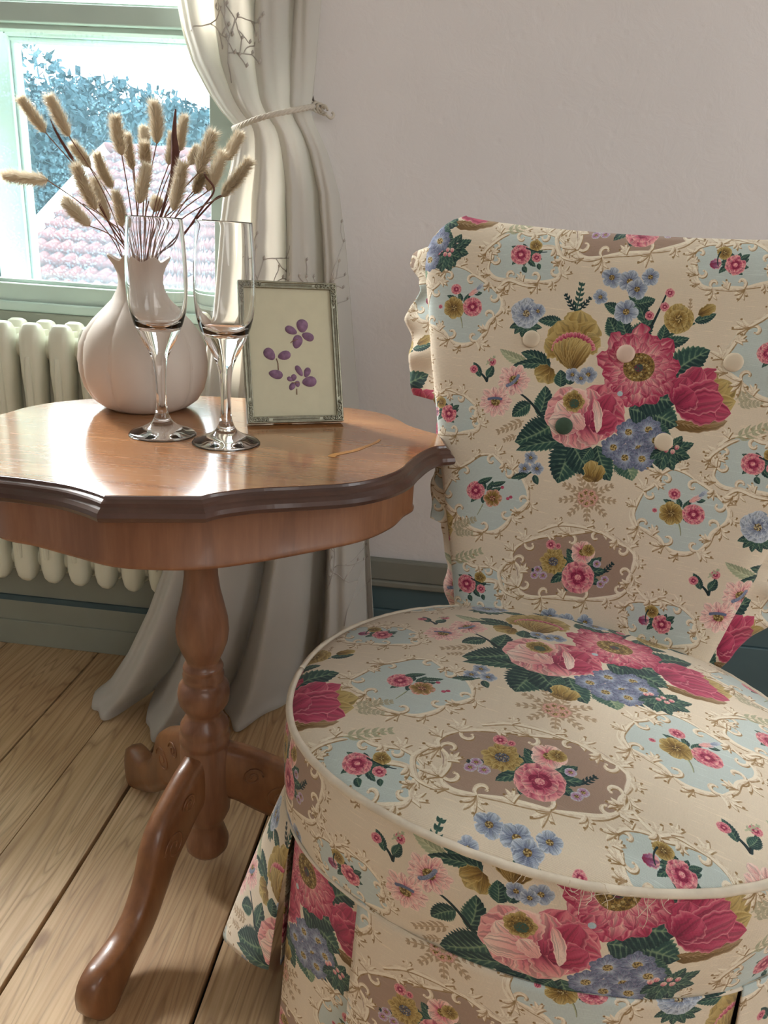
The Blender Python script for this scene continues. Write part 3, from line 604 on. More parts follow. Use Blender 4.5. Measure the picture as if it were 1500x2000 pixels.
# ================================================================ outside
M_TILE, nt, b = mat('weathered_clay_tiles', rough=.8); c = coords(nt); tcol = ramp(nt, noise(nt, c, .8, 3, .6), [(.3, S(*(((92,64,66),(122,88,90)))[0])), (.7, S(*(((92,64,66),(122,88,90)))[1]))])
ta = nd(nt, 'ShaderNodeAttribute'); ta.attribute_name = 'tint'; nt.links.new(mixc(nt, ta.outputs['Fac'], tcol, S(52, 46, 50)), b.inputs['Base Color'])   # overlaps and channels darkened in the colour, standing in for missing shading
M_VERGE = simple('pale_verge_board', S(190, 206, 206), .7)
hs = thing('neighbouring_house', (-2.0, 12.0, -3.0), 'neighbouring house with red clay pantile roof seen through the wet window', 'house')
RY, RZ, RS = 14.0, 1.80, .52
nx, ny = 378, 220
vv = []; tt_ = []
for j in range(ny):
    t = j/(ny-1)*7.4
    for i in range(nx):
        x = -6.40+i/(nx-1)*6.6; k = (x/.21) % 1; row = (t/.34) % 1
        hgt = .045*(math.sin(2*math.pi*k)*.5+.5)**.8+.075*row
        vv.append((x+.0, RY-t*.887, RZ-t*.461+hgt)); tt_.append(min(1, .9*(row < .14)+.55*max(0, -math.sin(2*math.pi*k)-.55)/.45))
ff = [(j*nx+i, j*nx+i+1, (j+1)*nx+i+1, (j+1)*nx+i) for j in range(ny-1) for i in range(nx-1)]
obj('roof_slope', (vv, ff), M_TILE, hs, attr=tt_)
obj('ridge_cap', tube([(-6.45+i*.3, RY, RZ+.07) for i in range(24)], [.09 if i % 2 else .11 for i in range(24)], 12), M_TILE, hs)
obj('verge_board', tube([(-6.47, RY, RZ+.05), (-6.47, RY-6.5, RZ+.05-6.5*RS)], .13, 4), M_VERGE, hs, smooth=False)
obj('wall', boxes((-6.2, .1, 8.0, 14.5, -3.0, -1.6), (-6.2, .1, 13.5, 18, -3, 1.5)), simple('house_render', S(190, 186, 176), .9), hs, smooth=False)
M_LEAVES = [simple('haze_tinted_leaves_pale', S(*((50,86,98),(42,76,88))[0]), .9, .15, 3), simple('haze_tinted_leaves_deep', S(*((50,86,98),(42,76,88))[1]), .9, .15, 3)]  # distance haze mixed into the leaf colours as blue
M_TRUNK = simple('bark', S(96, 90, 84), .9)
def tree(x, y, ztop, rad, mi, label, seed):
    r_ = random.Random(seed); root = thing('leafy_tree', (x, y, -3.0), label, 'tree', 'trees beyond the neighbouring house')
    obj('trunk', tube([(x, y, -3), (x+.1, y, -1), (x, y, ztop-rad*1.2)], [.35, .28, .15], 8), M_TRUNK, root)
    m = MB(); lobes = [(x+r_.uniform(-.6, .6)*rad, y+r_.uniform(-.5, .5)*rad, ztop-rad*r_.uniform(.35, 2.0), rad*r_.uniform(.35, .62)) for _ in range(15)]
    lobes.append((x, y, ztop-rad*.6, rad*.6)); lobes.append((x, y, ztop-rad*1.5, rad*.9))
    for (lx, ly, lz, lr) in lobes:
        for _ in range(800):
            a = r_.uniform(0, 6.283); cz = r_.uniform(-1, 1); s_ = math.sqrt(1-cz*cz); q = lr*r_.uniform(.82, 1.06)
            p_ = np.array((lx+q*s_*math.cos(a), ly+q*s_*math.sin(a), lz+q*cz)); l = .13
            e1 = np.array((r_.gauss(0, 1), r_.gauss(0, 1), r_.gauss(0, 1)))*l*.8; e2 = np.array((r_.gauss(0, 1), r_.gauss(0, 1), r_.gauss(0, 1)))*l*.8
            m.add([p_, p_+e1, p_+e1+e2, p_+e2], [(0, 1, 2, 3)])
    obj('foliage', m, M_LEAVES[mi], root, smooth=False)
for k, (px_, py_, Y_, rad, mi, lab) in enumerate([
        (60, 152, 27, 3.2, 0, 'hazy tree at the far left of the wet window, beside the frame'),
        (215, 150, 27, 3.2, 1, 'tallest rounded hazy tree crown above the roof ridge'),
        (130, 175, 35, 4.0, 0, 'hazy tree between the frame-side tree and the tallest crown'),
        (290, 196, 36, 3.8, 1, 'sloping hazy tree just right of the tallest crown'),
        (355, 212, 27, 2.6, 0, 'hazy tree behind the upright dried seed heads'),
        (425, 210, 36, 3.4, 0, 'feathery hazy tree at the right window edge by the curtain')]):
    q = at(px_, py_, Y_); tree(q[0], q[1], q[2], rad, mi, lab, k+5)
tag(obj('ground', boxes((-60, 60, 1.6, 90, -3.1, -3.0)), simple('garden_ground', S(120, 130, 110), 1), smooth=False, base=(0, 20, -3)), kind='structure')

# ================================================================ radiator
RYF = 1.125; rad_ = thing('column_radiator', (-.80, RYF+.05, 0.0), 'cream enamelled column radiator under the window behind the table', 'radiator')
pitch = .0475; rx0 = at(43, 1139, RYF)[0]+.002
zb, zt = .188, .628
def rad_section(x):
    m = MB()
    for (yc, dy, wx) in ((RYF+.02, .02, .0185), (RYF+.062, .02, .0185)):
        R_ = []
        # column: stadium section swept vertically with rounded shoulders
        N = 20
        for (z, k, ky) in ((zb, .25, .3), (zb+.004, .55, .6), (zb+.012, .82, .85), (zb+.03, 1, 1), (zb+.07, 1, 1), (zb+.10, .84, 1), (zt-.11, .84, 1), (zt-.075, 1, 1), (zt-.03, 1, 1), (zt-.012, .92, .8), (zt-.003, .7, .55), (zt, .45, .3)):
            R_.append([(x+wx*k*math.copysign(abs(math.cos(a))**.7, math.cos(a)), yc+dy*ky*math.copysign(abs(math.sin(a))**.8, math.sin(a)), z) for a in [2*math.pi*i/N for i in range(N)]])
        m.add(*rings(R_))
    for z in (zb+.04, zt-.04): m.add(*tube([(x-.0235, RYF+.04, z), (x+.0235, RYF+.04, z)], .019, 14))
    m.add(*box(x-.012, x+.012, RYF+.02, RYF+.06, zb+.012, zb+.07)); m.add(*box(x-.012, x+.012, RYF+.02, RYF+.06, zt-.07, zt-.012))
    m.add(*tube([(x, RYF+.001, zb+.05), (x, RYF-.001, zb+.08), (x, RYF-.001, zt-.08), (x, RYF+.001, zt-.05)], [.004, .006, .006, .004], 8))
    return m
proto = None
for i in range(-9, 7):
    if proto is None: proto = obj('radiator_section', rad_section(rx0-9*pitch), M_RAD, rad_, bevel=.0015)
    else:
        o = proto.copy(); link(o); o.parent = rad_; o.location = ((i+9)*pitch, 0, 0)
for x in (rx0-9*pitch, rx0+6*pitch): obj('foot', boxes((x-.012, x+.012, RYF+.02, RYF+.06, 0, zb+.03)), M_RAD, rad_, smooth=False, bevel=.003)

# ================================================================ curtain
Ltab = [(340, -60, 1.20), (340, 0, 1.20), (352, 60, 1.20), (372, 120, 1.19), (405, 180, 1.18), (430, 216, 1.17), (458, 247, 1.165), (459, 262, 1.165), (447, 324, 1.16), (429, 384, 1.15), (420, 450, 1.145), (410, 560, 1.14), (398, 700, 1.13), (380, 900, 1.11), (335, 1080, 1.09), (300, 1180, 1.08), (262, 1260, 1.085), (228, 1312, 1.10), (200, 1336, 1.12)]
Rtab = [(628, -60, 1.22), (627, 0, 1.22), (620, 90, 1.215), (612, 180, 1.21), (606, 212, 1.20), (612, 238, 1.205), (640, 300, 1.21), (662, 380, 1.21), (674, 480, 1.21), (683, 600, 1.21), (692, 740, 1.205), (706, 900, 1.20), (718, 1060, 1.20), (726, 1200, 1.20), (728, 1290, 1.20)]
def tabz(T):
    P = [at(*t) for t in T]; z = np.array([p[2] for p in P]); o = np.argsort(z); return z[o], np.array([p[0] for p in P])[o], np.array([p[1] for p in P])[o]
lz, lx, ly = tabz(Ltab); rz_, rx, ry = tabz(Rtab)
ZT = .955
def curt(s, t):
    z = 1.62*(1-t)**1.0
    # spend more rows near the tie
    xl = np.interp(z, lz, lx); xr = np.interp(z, rz_, rx); yl = np.interp(z, lz, ly); yr = np.interp(z, rz_, ry)
    tz = .925+.03*s
    near = math.exp(-((z-tz)/.10)**2)
    low = max(0, (tz-z)/tz)
    amp = .011*(1-.6*near)+.034*low**1.3
    nf = 3.9
    ph = 2*math.pi*nf*s+.5*math.sin(6*s)+1.2*low+.35*math.sin(z*5)
    y = yl+(yr-yl)*s-.03*near*math.sin(math.pi*s)
    dy = amp*1.5*(abs(math.sin(ph*.5))**.65*2-1.2)*-1+.25*amp*math.sin(2.3*ph+1.0+z*2)
    y = y+dy-.085*low**2.2*math.sin(math.pi*min(1, s*1.35))*(1 if s < .74 else 0)
    x = xl+(xr-xl)*(s+.012*math.sin(ph+1.3)*(1-near)*min(1, 6*s*(1-s)*2))
    zz = z
    if z < .03: y -= (.03-z)*.4; zz = .004+z*.9
    return (x, min(y, YW-.022), zz)
cu = thing('linen_curtain', (-.33, 1.18, 0), 'white embroidered linen curtain tied back beside the window', 'curtain')
cl = obj('curtain_cloth', grid(curt, 150, 200), M_CURT, cu, solid=.0009)
# embroidered sprigs
def emb(s0, t0, ang, L, m, depth=0, r_=random.Random(11)):
    pts = []; s_, t_ = s0, t0; a = ang
    for k in range(8):
        if not (0.01 < s_ < .99 and .02 < t_ < .97): break
        p = np.array(curt(s_, t_)); pts.append(p+np.array([0, -.0012, 0])); a += r_.uniform(-.25, .25)
        s_ += math.cos(a)*L/8*3.2; t_ += math.sin(a)*L/8*.62
        if depth < 2 and k in (2, 4, 6): emb(s_, t_, a+(.8 if k % 4 else -.8), L*.5, m, depth+1)
    if len(pts) > 2:
        m.add(*tube(pts, .00085, 5))
        q = pts[-1]; m.add(*tube([q, q+np.array((.0015, -.0008, .003)), q+np.array((.002, -.0008, .006))], [.0006, .0022, .0004], 6))
m = MB(); r_ = random.Random(5)
for (s0, t0, a) in ((.04, .30, -.8), (.10, .36, -.4), (.30, .40, -.9), (.62, .33, -1.1), (.35, .60, -1.2), (.5, .66, -1.0), (.75, .62, -1.3), (.88, .56, -1.1), (.62, .72, -.9), (.80, .86, -1.2), (.90, .90, -1.4), (.84, .80, -1.7), (.25, .72, -1.2), (.12, .31, -.2), (.93, .78, -1.3)):
    m = MB(); emb(s0, t0, a, .11, m)
    if m.v: tag(obj('embroidered_sprig', m, M_EMB, cu), 'taupe embroidered leafy sprig')
tb = thing('curtain_tieback', at(612, 212, 1.225), 'twisted cream cord tieback hooked around the curtain', 'tieback')
tp_ = [at(612, 208, 1.20), at(590, 212, 1.155), at(555, 219, 1.12), at(520, 227, 1.105), at(490, 237, 1.11), at(466, 247, 1.13), at(455, 251, 1.17)]
P = spline(tp_, 10); tube_m = MB()
for k in range(3):
    Q = []
    for i, p_ in enumerate(P):
        a = i*.75+k*2.094; Q.append(p_+np.array([0, math.cos(a)*.0018, math.sin(a)*.0018]))
    tube_m.add(*tube(Q, .0022, 7))
obj('cord', tube_m, M_ROPE, tb)
kn_ = MB()
for k in range(4):
    c_ = at(612+7*k, 206+3*k, 1.225); kn_.add(*tube([c_+np.array((.005*math.cos(a), .004*math.sin(a*1.3+k), .006*math.sin(a))) for a in np.linspace(0, 5.6, 14)], .0019, 7))
obj('knot', kn_, M_ROPE, tb)
obj('tail', tube(spline([at(622, 210, 1.225), at(635, 222, 1.23), at(646, 231, 1.232), at(652, 224, 1.235), at(648, 219, 1.235)], 6), .002, 7), M_ROPE, tb)
hk = spline([at(608, 212, YW), at(612, 205, 1.235), at(611, 192, 1.225), at(606, 181, 1.228), at(604, 188, 1.235)], 6)
obj('wall_hook', tube(hk, .0017, 8), M_IRON, tb)

# ================================================================ table
TC = np.array([-.275, .775]); TA = math.radians(9); ZTOP = .573
ca, sa = math.cos(TA), math.sin(TA)
def tw(p, z): return (TC[0]+p[0]*ca-p[1]*sa, TC[1]+p[0]*sa+p[1]*ca, z)
pc = [[(-.039, -.198), (.038, -.190)],
      [(.038, -.190), (.050, -.179), (.081, -.163), (.125, -.150), (.162, -.137), (.191, -.116), (.213, -.086), (.226, -.052), (.241, -.018), (.257, .006), (.270, .013)],
      [(.270, .013), (.268, .060)],
      [(.268, .060), (.250, .080), (.235, .100), (.224, .128), (.205, .158), (.165, .180), (.110, .188), (.065, .194), (.040, .210)],
      [(.040, .210), (-.040, .210)],
      [(-.040, .210), (-.062, .196), (-.105, .188), (-.150, .166), (-.190, .136), (-.214, .100), (-.228, .060), (-.252, .035), (-.272, .032)],
      [(-.272, .032), (-.272, -.032)],
      [(-.272, -.032), (-.252, -.040), (-.230, -.070), (-.205, -.110), (-.165, -.148), (-.113, -.162), (-.078, -.173), (-.052, -.188), (-.039, -.198)]]
OUT = []
for q in pc: OUT += spline(q, 6)[:-1] if len(q) > 2 else [np.array(q[0])]
OUT = [np.array(p) for p in OUT]
tbl = thing('side_table', (-.268, .76, 0), 'cherry-coloured scalloped pedestal table on three carved legs', 'table')
topm = rings([[tw(p, ZTOP) for p in OUT], [tw(p, ZTOP-.018) for p in OUT]])
obj('tabletop', topm, M_TOP, tbl, smooth=False)
mould = [(0, -.0002), (.0012, -.0006), (.002, -.0028), (.0045, -.0040), (.0062, -.0052), (.0065, -.0085), (.0085, -.0098), (.0112, -.0122), (.0122, -.0160), (.0110, -.0195), (.0070, -.0215), (-.012, -.0215)]
o = obj('moulded_rim', rings([[tw(p, ZTOP+dz) for p in offset2(OUT, d)] for d, dz in mould], False, False), M_RIM, tbl, smooth=False)
AP = [(-.089, -.131), (-.051, -.149), (-.013, -.153), (.032, -.148), (.078, -.128), (.125, -.101), (.177, -.067), (.211, -.026), (.228, .012), (.242, .040), (.232, .075), (.20, .11), (.15, .145), (.08, .168), (0, .175), (-.08, .168), (-.16, .138), (-.21, .095), (-.24, .05), (-.24, .0), (-.215, -.045), (-.173, -.092), (-.135, -.108)]
APs = spline([np.array(p) for p in AP], 6, True)
obj('apron', rings([[tw(p, ZTOP-.016) for p in APs], [tw(p, ZTOP-.081) for p in APs], [tw(p, ZTOP-.0835) for p in offset2(APs, .002)], [tw(p, ZTOP-.0865) for p in offset2(APs, .0015)], [tw(p, ZTOP-.0865) for p in offset2(APs, -.012)], [tw(p, ZTOP-.016) for p in offset2(APs, -.012)]], False, False), M_APRON, tbl)
# inlaid curl in the top
ink = [atz(646, 893, ZTOP), atz(655, 888, ZTOP), atz(690, 881, ZTOP), atz(715, 872, ZTOP), atz(735, 864, ZTOP), atz(742, 858, ZTOP)]
IP = spline([p[:2] for p in ink], 6); a_ = offset2([np.array(p) for p in IP], .0018); vs = []
for i, p in enumerate(IP):
    t = i/(len(IP)-1); d = np.array(IP[min(i+1, len(IP)-1)])-np.array(IP[max(i-1, 0)]); d /= np.linalg.norm(d); n_ = np.array([-d[1], d[0]]); w_ = .0042*(1-.65*t)*(.35 if i == 0 else 1)
    vs += [(*(p+n_*w_), ZTOP+.0003), (*(p-n_*w_), ZTOP+.0003)]
obj('inlay', (vs, [(2*i, 2*i+1, 2*i+3, 2*i+2) for i in range(len(IP)-1)]), M_INLAY, tbl, smooth=False)
AX = (-.268, .76, 0)
pole = [(.010, .0290), (.0215, .0310), (.0262, .038), (.0270, .048), (.0235, .060), (.0205, .070), (.0202, .077), (.0245, .085), (.0290, .096), (.0298, .108), (.0298, .190), (.0285, .194), (.0285, .197), (.0302, .201), (.0304, .208), (.0285, .212), (.0282, .214), (.0290, .218), (.0284, .223), (.0255, .227), (.0240, .231), (.0205, .235), (.0200, .240), (.0245, .246), (.0290, .254), (.0306, .266), (.0290, .276), (.0245, .282), (.0225, .284), (.0238, .287), (.0240, .292), (.0222, .296), (.0224, .299), (.0236, .301), (.0224, .304), (.0186, .307), (.0200, .313), (.0240, .322), (.0285, .335), (.0302, .349), (.0290, .365), (.0250, .383), (.0212, .400), (.0188, .418), (.0184, .434), (.0200, .450), (.0215, .470), (.026, .490), (.03, .553)]
obj('turned_column', lathe(pole, AX, 56), M_POLE, tbl)
topE = [(.018, .197), (.034, .190), (.052, .184), (.078, .171), (.102, .157), (.120, .136), (.133, .103), (.152, .074), (.175, .060), (.198, .058), (.219, .058), (.233, .045), (.234, .022), (.226, .004), (.212, 0)]
botE = [(.018, .118), (.036, .112), (.058, .097), (.080, .083), (.100, .064), (.125, .038), (.150, .020), (.170, .008), (.190, .000), (.205, 0)]
def legmesh(az):
    d = np.array([math.cos(az), math.sin(az)]); n_ = np.array([-d[1], d[0]])
    T_ = spline(topE, 4); B_ = spline(botE, 4); K = 40
    Ti = [T_[int(round(i*(len(T_)-1)/K))] for i in range(K+1)]; Bi = [B_[int(round(i*(len(B_)-1)/K))] for i in range(K+1)]
    R_ = []; N = 16
    for i in range(K+1):
        t = Ti[i]; b_ = Bi[i]; c_ = (t+b_)/2; h_ = (t-b_)/2; hl = max(np.linalg.norm(h_), .004)
        w_ = .0155+.002*math.exp(-((i-K)/6)**2); ring_ = []
        for j in range(N):
            a = 2*math.pi*j/N; sx = math.copysign(abs(math.cos(a))**.45, math.cos(a)); sy = math.copysign(abs(math.sin(a))**.8, math.sin(a))
            k = 1.0 if i < K else .6
            p_ = c_+h_*sy*k; ring_.append((AX[0]+p_[0]*d[0]+n_[0]*sx*w_*k, AX[1]+p_[0]*d[1]+n_[1]*sx*w_*k, max(p_[1], 0.0)))
        R_.append(ring_)
    return rings(R_)
for az in (math.radians(-103.7), math.radians(137), math.radians(13)):
    lg = obj('leg', legmesh(az), M_LEG, tbl)
    d = np.array([math.cos(az), math.sin(az)]); n_ = np.array([-d[1], d[0]])
    for (cr, cz, R0) in ((.058, .152, .013), (.090, .118, .019)):
        for sd in (-1, 1):
            pts = []
            for k in range(30):
                a = k*.36; r0 = R0*(1-k/34); q = (cr+r0*math.cos(a), cz+r0*math.sin(a)); pts.append((AX[0]+q[0]*d[0]+sd*n_[0]*.0153, AX[1]+q[0]*d[1]+sd*n_[1]*.0153, q[1]))
            obj('carved_scroll', tube(pts, .0011, 6), M_LEG, lg)

# ================================================================ vase with dried grasses
VX = np.array([-.3772, .8906, ZTOP])
vprof = [(0, 0), (.036, .0), (.043, .0008), (.052, .005), (.0625, .013), (.0705, .027), (.0748, .043), (.0757, .058), (.0735, .075), (.0670, .090), (.0560, .104), (.0440, .116), (.0335, .127), (.0275, .138), (.0252, .147), (.0262, .156), (.0300, .165), (.0352, .1725), (.0356, .1735), (.0345, .1732)]
inner = [(.0290, .1655), (.0240, .156), (.0228, .147), (.0250, .138), (.031, .126), (.052, .104), (.068, .08), (.071, .055), (.055, .02), (0, .012)]
def vrf(a, z, i):
    am = math.exp(-((z-.055)/.052)**2) if i < 20 else 0
    fl = max(0, (z-.155)/.018)
    return 1-.11*am*(1-abs(math.sin(4.5*(a+.35)))**.42)+.07*fl*math.cos(8*a)*(1 if z > .155 else 0)
def vzf(a, z, i): return .0028*max(0, (z-.16)/.013)*math.cos(8*a)
vs_ = obj('ribbed_vase', lathe(vprof+inner, VX, 220, vrf, vzf), M_VASE, base=VX)
tag(vs_, 'white ribbed ceramic vase with frilled lip holding dried grasses', 'vase')
heads = [((89, 259), (37, 187), .00, 1.0, 'bunny tail grass leaning far left, highest of the left pair'),
 ((135, 266), (93, 184), -.02, 1.0, 'bunny tail grass leaning left, right of the uppermost left head'),
 ((93, 352), (3, 343), -.01, 1.0, 'bunny tail grass drooping horizontally at the far left'),
 ((175, 441), (124, 387), -.03, 1.0, 'lowest left bunny tail grass over the roof verge'),
 ((177, 327), (140, 280), .03, .95, 'bunny tail grass rising behind the large left-leaning head'),
 ((187, 410), (147, 317), -.04, 1.15, 'large bunny tail grass leaning left in the front left cluster'),
 ((219, 369), (187, 296), .00, .95, 'bunny tail grass leaning left, pointed tip, in the middle of the left cluster'),
 ((212, 432), (182, 345), .01, 1.05, 'bunny tail grass half hidden behind the large left-leaning head'),
 ((238, 443), (224, 371), -.02, .9, 'short upright bunny tail grass just above the left flute rim'),
 ((238, 303), (224, 224), -.02, 1.05, 'grey-shadowed upright bunny tail grass above the roof ridge, left of centre'),
 ((259, 331), (247, 259), .02, .9, 'bunny tail grass tucked behind the upright left-of-centre head'),
 ((306, 280), (299, 196), -.02, 1.1, 'tallest upright bunny tail grass at the top centre'),
 ((283, 290), (281, 250), .03, .8, 'small bunny tail grass peeking left of the tallest head'),
 ((285, 326), (282, 278), .02, .95, 'bunny tail grass in the centre behind the lower front head'),
 ((271, 397), (287, 320), -.04, 1.05, 'bunny tail grass in front centre leaning slightly right'),
 ((301, 413), (306, 390), .02, .9, 'lowest central bunny tail grass seen just over the left flute'),
 ((329, 322), (336, 258), .02, .8, 'slim bunny tail grass left of the reddish dried leaf'),
 ((352, 294), (362, 224), .0, .85, 'slim bunny tail grass right of the reddish dried leaf'),
 ((338, 411), (359, 313), -.03, 1.1, 'long bunny tail grass leaning right below the reddish leaf'),
 ((387, 338), (418, 254), -.03, 1.15, 'plump bunny tail grass leaning right in the right cluster'),
 ((369, 322), (387, 289), .03, .85, 'small bunny tail grass behind the plump right-leaning head'),
 ((380, 378), (400, 330), .01, .9, 'bunny tail grass low in the right cluster by the forked twig'),
 ((406, 373), (436, 295), .0, 1.1, 'golden bunny tail grass leaning right in the right cluster'),
 ((441, 313), (471, 258), .01, .95, 'bunny tail grass reaching up to the curtain tieback'),
 ((434, 383), (492, 310), -.03, .95, 'bunny tail grass reaching farthest right across the curtain')]
def stemcurve(hp, spread=1.0, bend=.25):
    c_ = VX+np.array([0, 0, .03]); dirn = hp-VX; nx_ = dirn[0]*.16; ny_ = dirn[1]*.16
    lim = .017; s_ = math.hypot(nx_, ny_); k = min(1, lim/max(s_, 1e-6)); nk = VX+np.array([nx_*k, ny_*k, .158])
    m_ = nk+(hp-nk)*.5+np.array([(hp-nk)[0]*-.10*bend*4, 0, .012])
    return spline([c_+np.array([-nx_*.5, -ny_*.5, 0]), nk, m_, hp], 8)
r_ = random.Random(21)
for (bp, tp2, dy, sz, lab) in heads:
    Yh = .885+dy*1.4; b3 = at(*bp, Yh); t3 = at(*tp2, Yh+r_.uniform(-.02, .01)); axd = t3-b3; L = np.linalg.norm(axd)*.90; axd /= np.linalg.norm(axd)
    root = thing('bunny_tail', (VX[0], VX[1], VX[2]+.03), lab, 'dried grass', 'dried bunny tail grasses in the vase'); root['kind'] = 'thing'
    obj('stem', tube(stemcurve(b3), .0006, 6), M_STEM, root)
    u_ = np.cross(axd, (0, 0, 1)); u_ /= np.linalg.norm(u_); v_ = np.cross(axd, u_); Rm = .0078*sz
    core = MB(); prof_ = [(t, math.sin(math.pi*min(1, max(0, t*.93+.04)))**.55*(1-.25*t)) for t in np.linspace(0, 1, 12)]
    bendv = u_*r_.uniform(-.003, .003)
    cp = [b3+axd*L*t+bendv*math.sin(math.pi*t) for t, _ in prof_]; core.add(*tube(cp, [Rm*.44*k for _, k in prof_], 12)); 
    hd = obj('seed_head', core, M_CORE, root)
    fz = MB(); NS = 2600
    for k in range(NS):
        t = r_.random()**.9; a = r_.uniform(0, 6.283); kk = np.interp(t, [q[0] for q in prof_], [q[1] for q in prof_]); rd = u_*math.cos(a)+v_*math.sin(a)
        p0 = b3+axd*L*t+bendv*math.sin(math.pi*t)+rd*Rm*.40*kk; dr = rd*r_.uniform(.6, 1.2)+axd*r_.uniform(.6, 1.2)+np.array((r_.gauss(0, .15), r_.gauss(0, .15), r_.gauss(0, .15)))
        dr /= np.linalg.norm(dr); l = r_.uniform(.004, .0115)*(sz*.9+.1); side = np.cross(dr, rd); side /= (np.linalg.norm(side)+1e-9); wd = .00045
        fz.add([p0-side*wd, p0+side*wd, p0+dr*l], [(0, 1, 2)])
    tag(obj('fluff', fz, M_HEAD, hd, smooth=False), kind='stuff')
def dried(name, pts, rad, lab, cat, m=M_DKLEAF):
    o = obj(name, tube(spline(pts, 6), rad if not hasattr(rad, '__len__') else list(np.interp(np.linspace(0, 1, (len(pts)-1)*6+1), np.linspace(0, 1, len(rad)), rad)), 6), m, base=pts[0]); return tag(o, lab, cat)
c0 = VX+np.array([0, 0, .04])
dried('dried_leaf', [c0, VX+np.array([.004, 0, .16]), at(316, 415, .87), at(335, 350, .865), at(342, 300, .865), at(340, 262, .865), at(343, 213, .865)], [.001, .001, .0012, .0022, .0045, .0028, .0008], 'reddish brown dried leaf blade standing upright at the centre', 'dried leaf')
dried('dried_leaf', [c0, VX+np.array([-.008, 0, .16]), at(215, 440, .87), at(160, 340, .87), at(140, 308, .87), at(112, 262, .87), at(98, 232, .87)], [.0008, .0008, .0008, .0009, .0018, .0014, .0004], 'thin dark dried blade between the two uppermost outer seed heads by the window frame', 'dried leaf')
dried('dried_twig', [c0, VX+np.array([.010, 0, .16]), at(350, 470, .875), at(392, 410, .87), at(418, 372, .87), at(402, 345, .865), at(395, 330, .865)], [.001, .001, .001, .0012, .0011, .001, .0006], 'dark forked twig bending in front of the curtain-side grasses', 'dried twig')
dried('dried_twig', [c0, VX+np.array([.012, 0, .158]), at(360, 455, .88), at(400, 410, .875), at(425, 385, .87), at(440, 384, .868)], [.0009, .0009, .0011, .0011, .001, .0007], 'dark dried twig ending at the seed head that reaches across the curtain', 'dried twig')
for k, (q, lab) in enumerate((((290, 395), 'thin bare dried stem at the centre rising beside the front head'), ((375, 350), 'thin bare dried stem leaning towards the curtain among the plump heads'), ((330, 380), 'thin bare dried stem just beside the long head below the reddish leaf'), ((258, 300), 'thin bare dried stem standing straight beside the grey-shadowed upright head'), ((165, 400), 'thin bare dried stem sloping out below the cluster nearest the window frame'))):
    e = at(*q, .89+.01*k); dried('bare_twig', stemcurve(e)[::6]+[e], .0007, lab, 'dried twig', M_STEM)

# ================================================================ flutes
gprof = [(0, 0), (.0325, 0), (.0338, .0008), (.0338, .0020), (.030, .0040), (.020, .0078), (.0120, .0128), (.0078, .0195), (.0058, .028), (.0053, .040), (.0056, .058), (.0068, .072), (.0092, .083), (.0150, .095), (.0205, .106), (.0252, .118), (.0285, .132), (.0300, .148), (.0302, .163), (.0294, .185), (.0281, .203), (.0269, .2168), (.0264, .2178), (.0258, .2168), (.0269, .203), (.0282, .185), (.0290, .163), (.0288, .148), (.0272, .133), (.0238, .122), (.0190, .1155), (.0120, .1120), (.005, .1108), (0, .1105)]
fine = [np.array(p) for p in gprof]; gp = [tuple((max(0, p[0]), max(0, p[1]))) for p in spline(fine, 3)]
for (q, ll) in (((318, 848), 'empty champagne flute standing directly in front of the ribbed vase'), ((442, 865), 'empty champagne flute between the other flute and the pewter photo frame')):
    g_ = atz(q[0], q[1], ZTOP); g_[2] = ZTOP+.0006
    tag(obj('champagne_flute', lathe(gp, g_, 80), M_GLASS, base=g_), ll, 'glass', 'champagne flutes on the table')

# ================================================================ picture frame
FBL = atz(484, 831, ZTOP+.001); FBR = atz(671, 826, ZTOP+.001); FBL[2] = FBR[2] = ZTOP+.003
Wf = np.linalg.norm(FBR-FBL); fu = (FBR-FBL)/Wf; fn0 = np.array([-fu[1], fu[0], 0]); le = math.radians(19); fv = np.array([0, 0, 1])*math.cos(le)+fn0*math.sin(le); fnn = np.cross(fv, fu); fnn = -np.cross(fu, fv)
if fnn[1] > 0: fnn = -fnn          # towards the viewer
Hf = .163
def fp(u, v, d=0): return FBL+fu*u+fv*v-fnn*-d if False else FBL+fu*u+fv*v+fnn*d
pf = thing('photo_frame', tuple((FBL+FBR)/2), 'pewter photo frame with pressed violet petals leaning back on the table', 'picture frame')
def bar(u0, u1, v0, v1, d0, d1):
    v = [fp(u, v_, d) for d in (d0, d1) for v_ in (v0, v1) for u in (u0, u1)]; return v, box(0, 1, 0, 1, 0, 1)[1]
bw = .0075
m = MB()
for q in ((0, Wf, 0, bw), (0, Wf, Hf-bw, Hf), (0, bw, bw, Hf-bw), (Wf-bw, Wf, bw, Hf-bw)): m.add(*bar(*q, -.006, .001))
for (a0, a1) in (((.0012, .0012), (Wf-.0012, .0012)), ((.0012, Hf-.0012), (Wf-.0012, Hf-.0012)), ((.0012, .0012), (.0012, Hf-.0012)), ((Wf-.0012, .0012), (Wf-.0012, Hf-.0012))): m.add(*tube([fp(*a0, .001), fp(*a1, .001)], .0014, 8))
i_ = bw-.0006
for (a0, a1) in (((i_, i_), (Wf-i_, i_)), ((i_, Hf-i_), (Wf-i_, Hf-i_)), ((i_, i_), (i_, Hf-i_)), ((Wf-i_, i_), (Wf-i_, Hf-i_))): m.add(*tube([fp(*a0, .0008), fp(*a1, .0008)], .0011, 8))
obj('frame_moulding', m, M_SILV, pf, bevel=.0006)
def curlm(u, v, r, a0, turn, d=.0022, th=.0008):
    return tube([fp(u+r*(1-.8*k/14)*math.cos(a0+turn*k/14), v+r*(1-.8*k/14)*math.sin(a0+turn*k/14), d) for k in range(15)], th, 6)
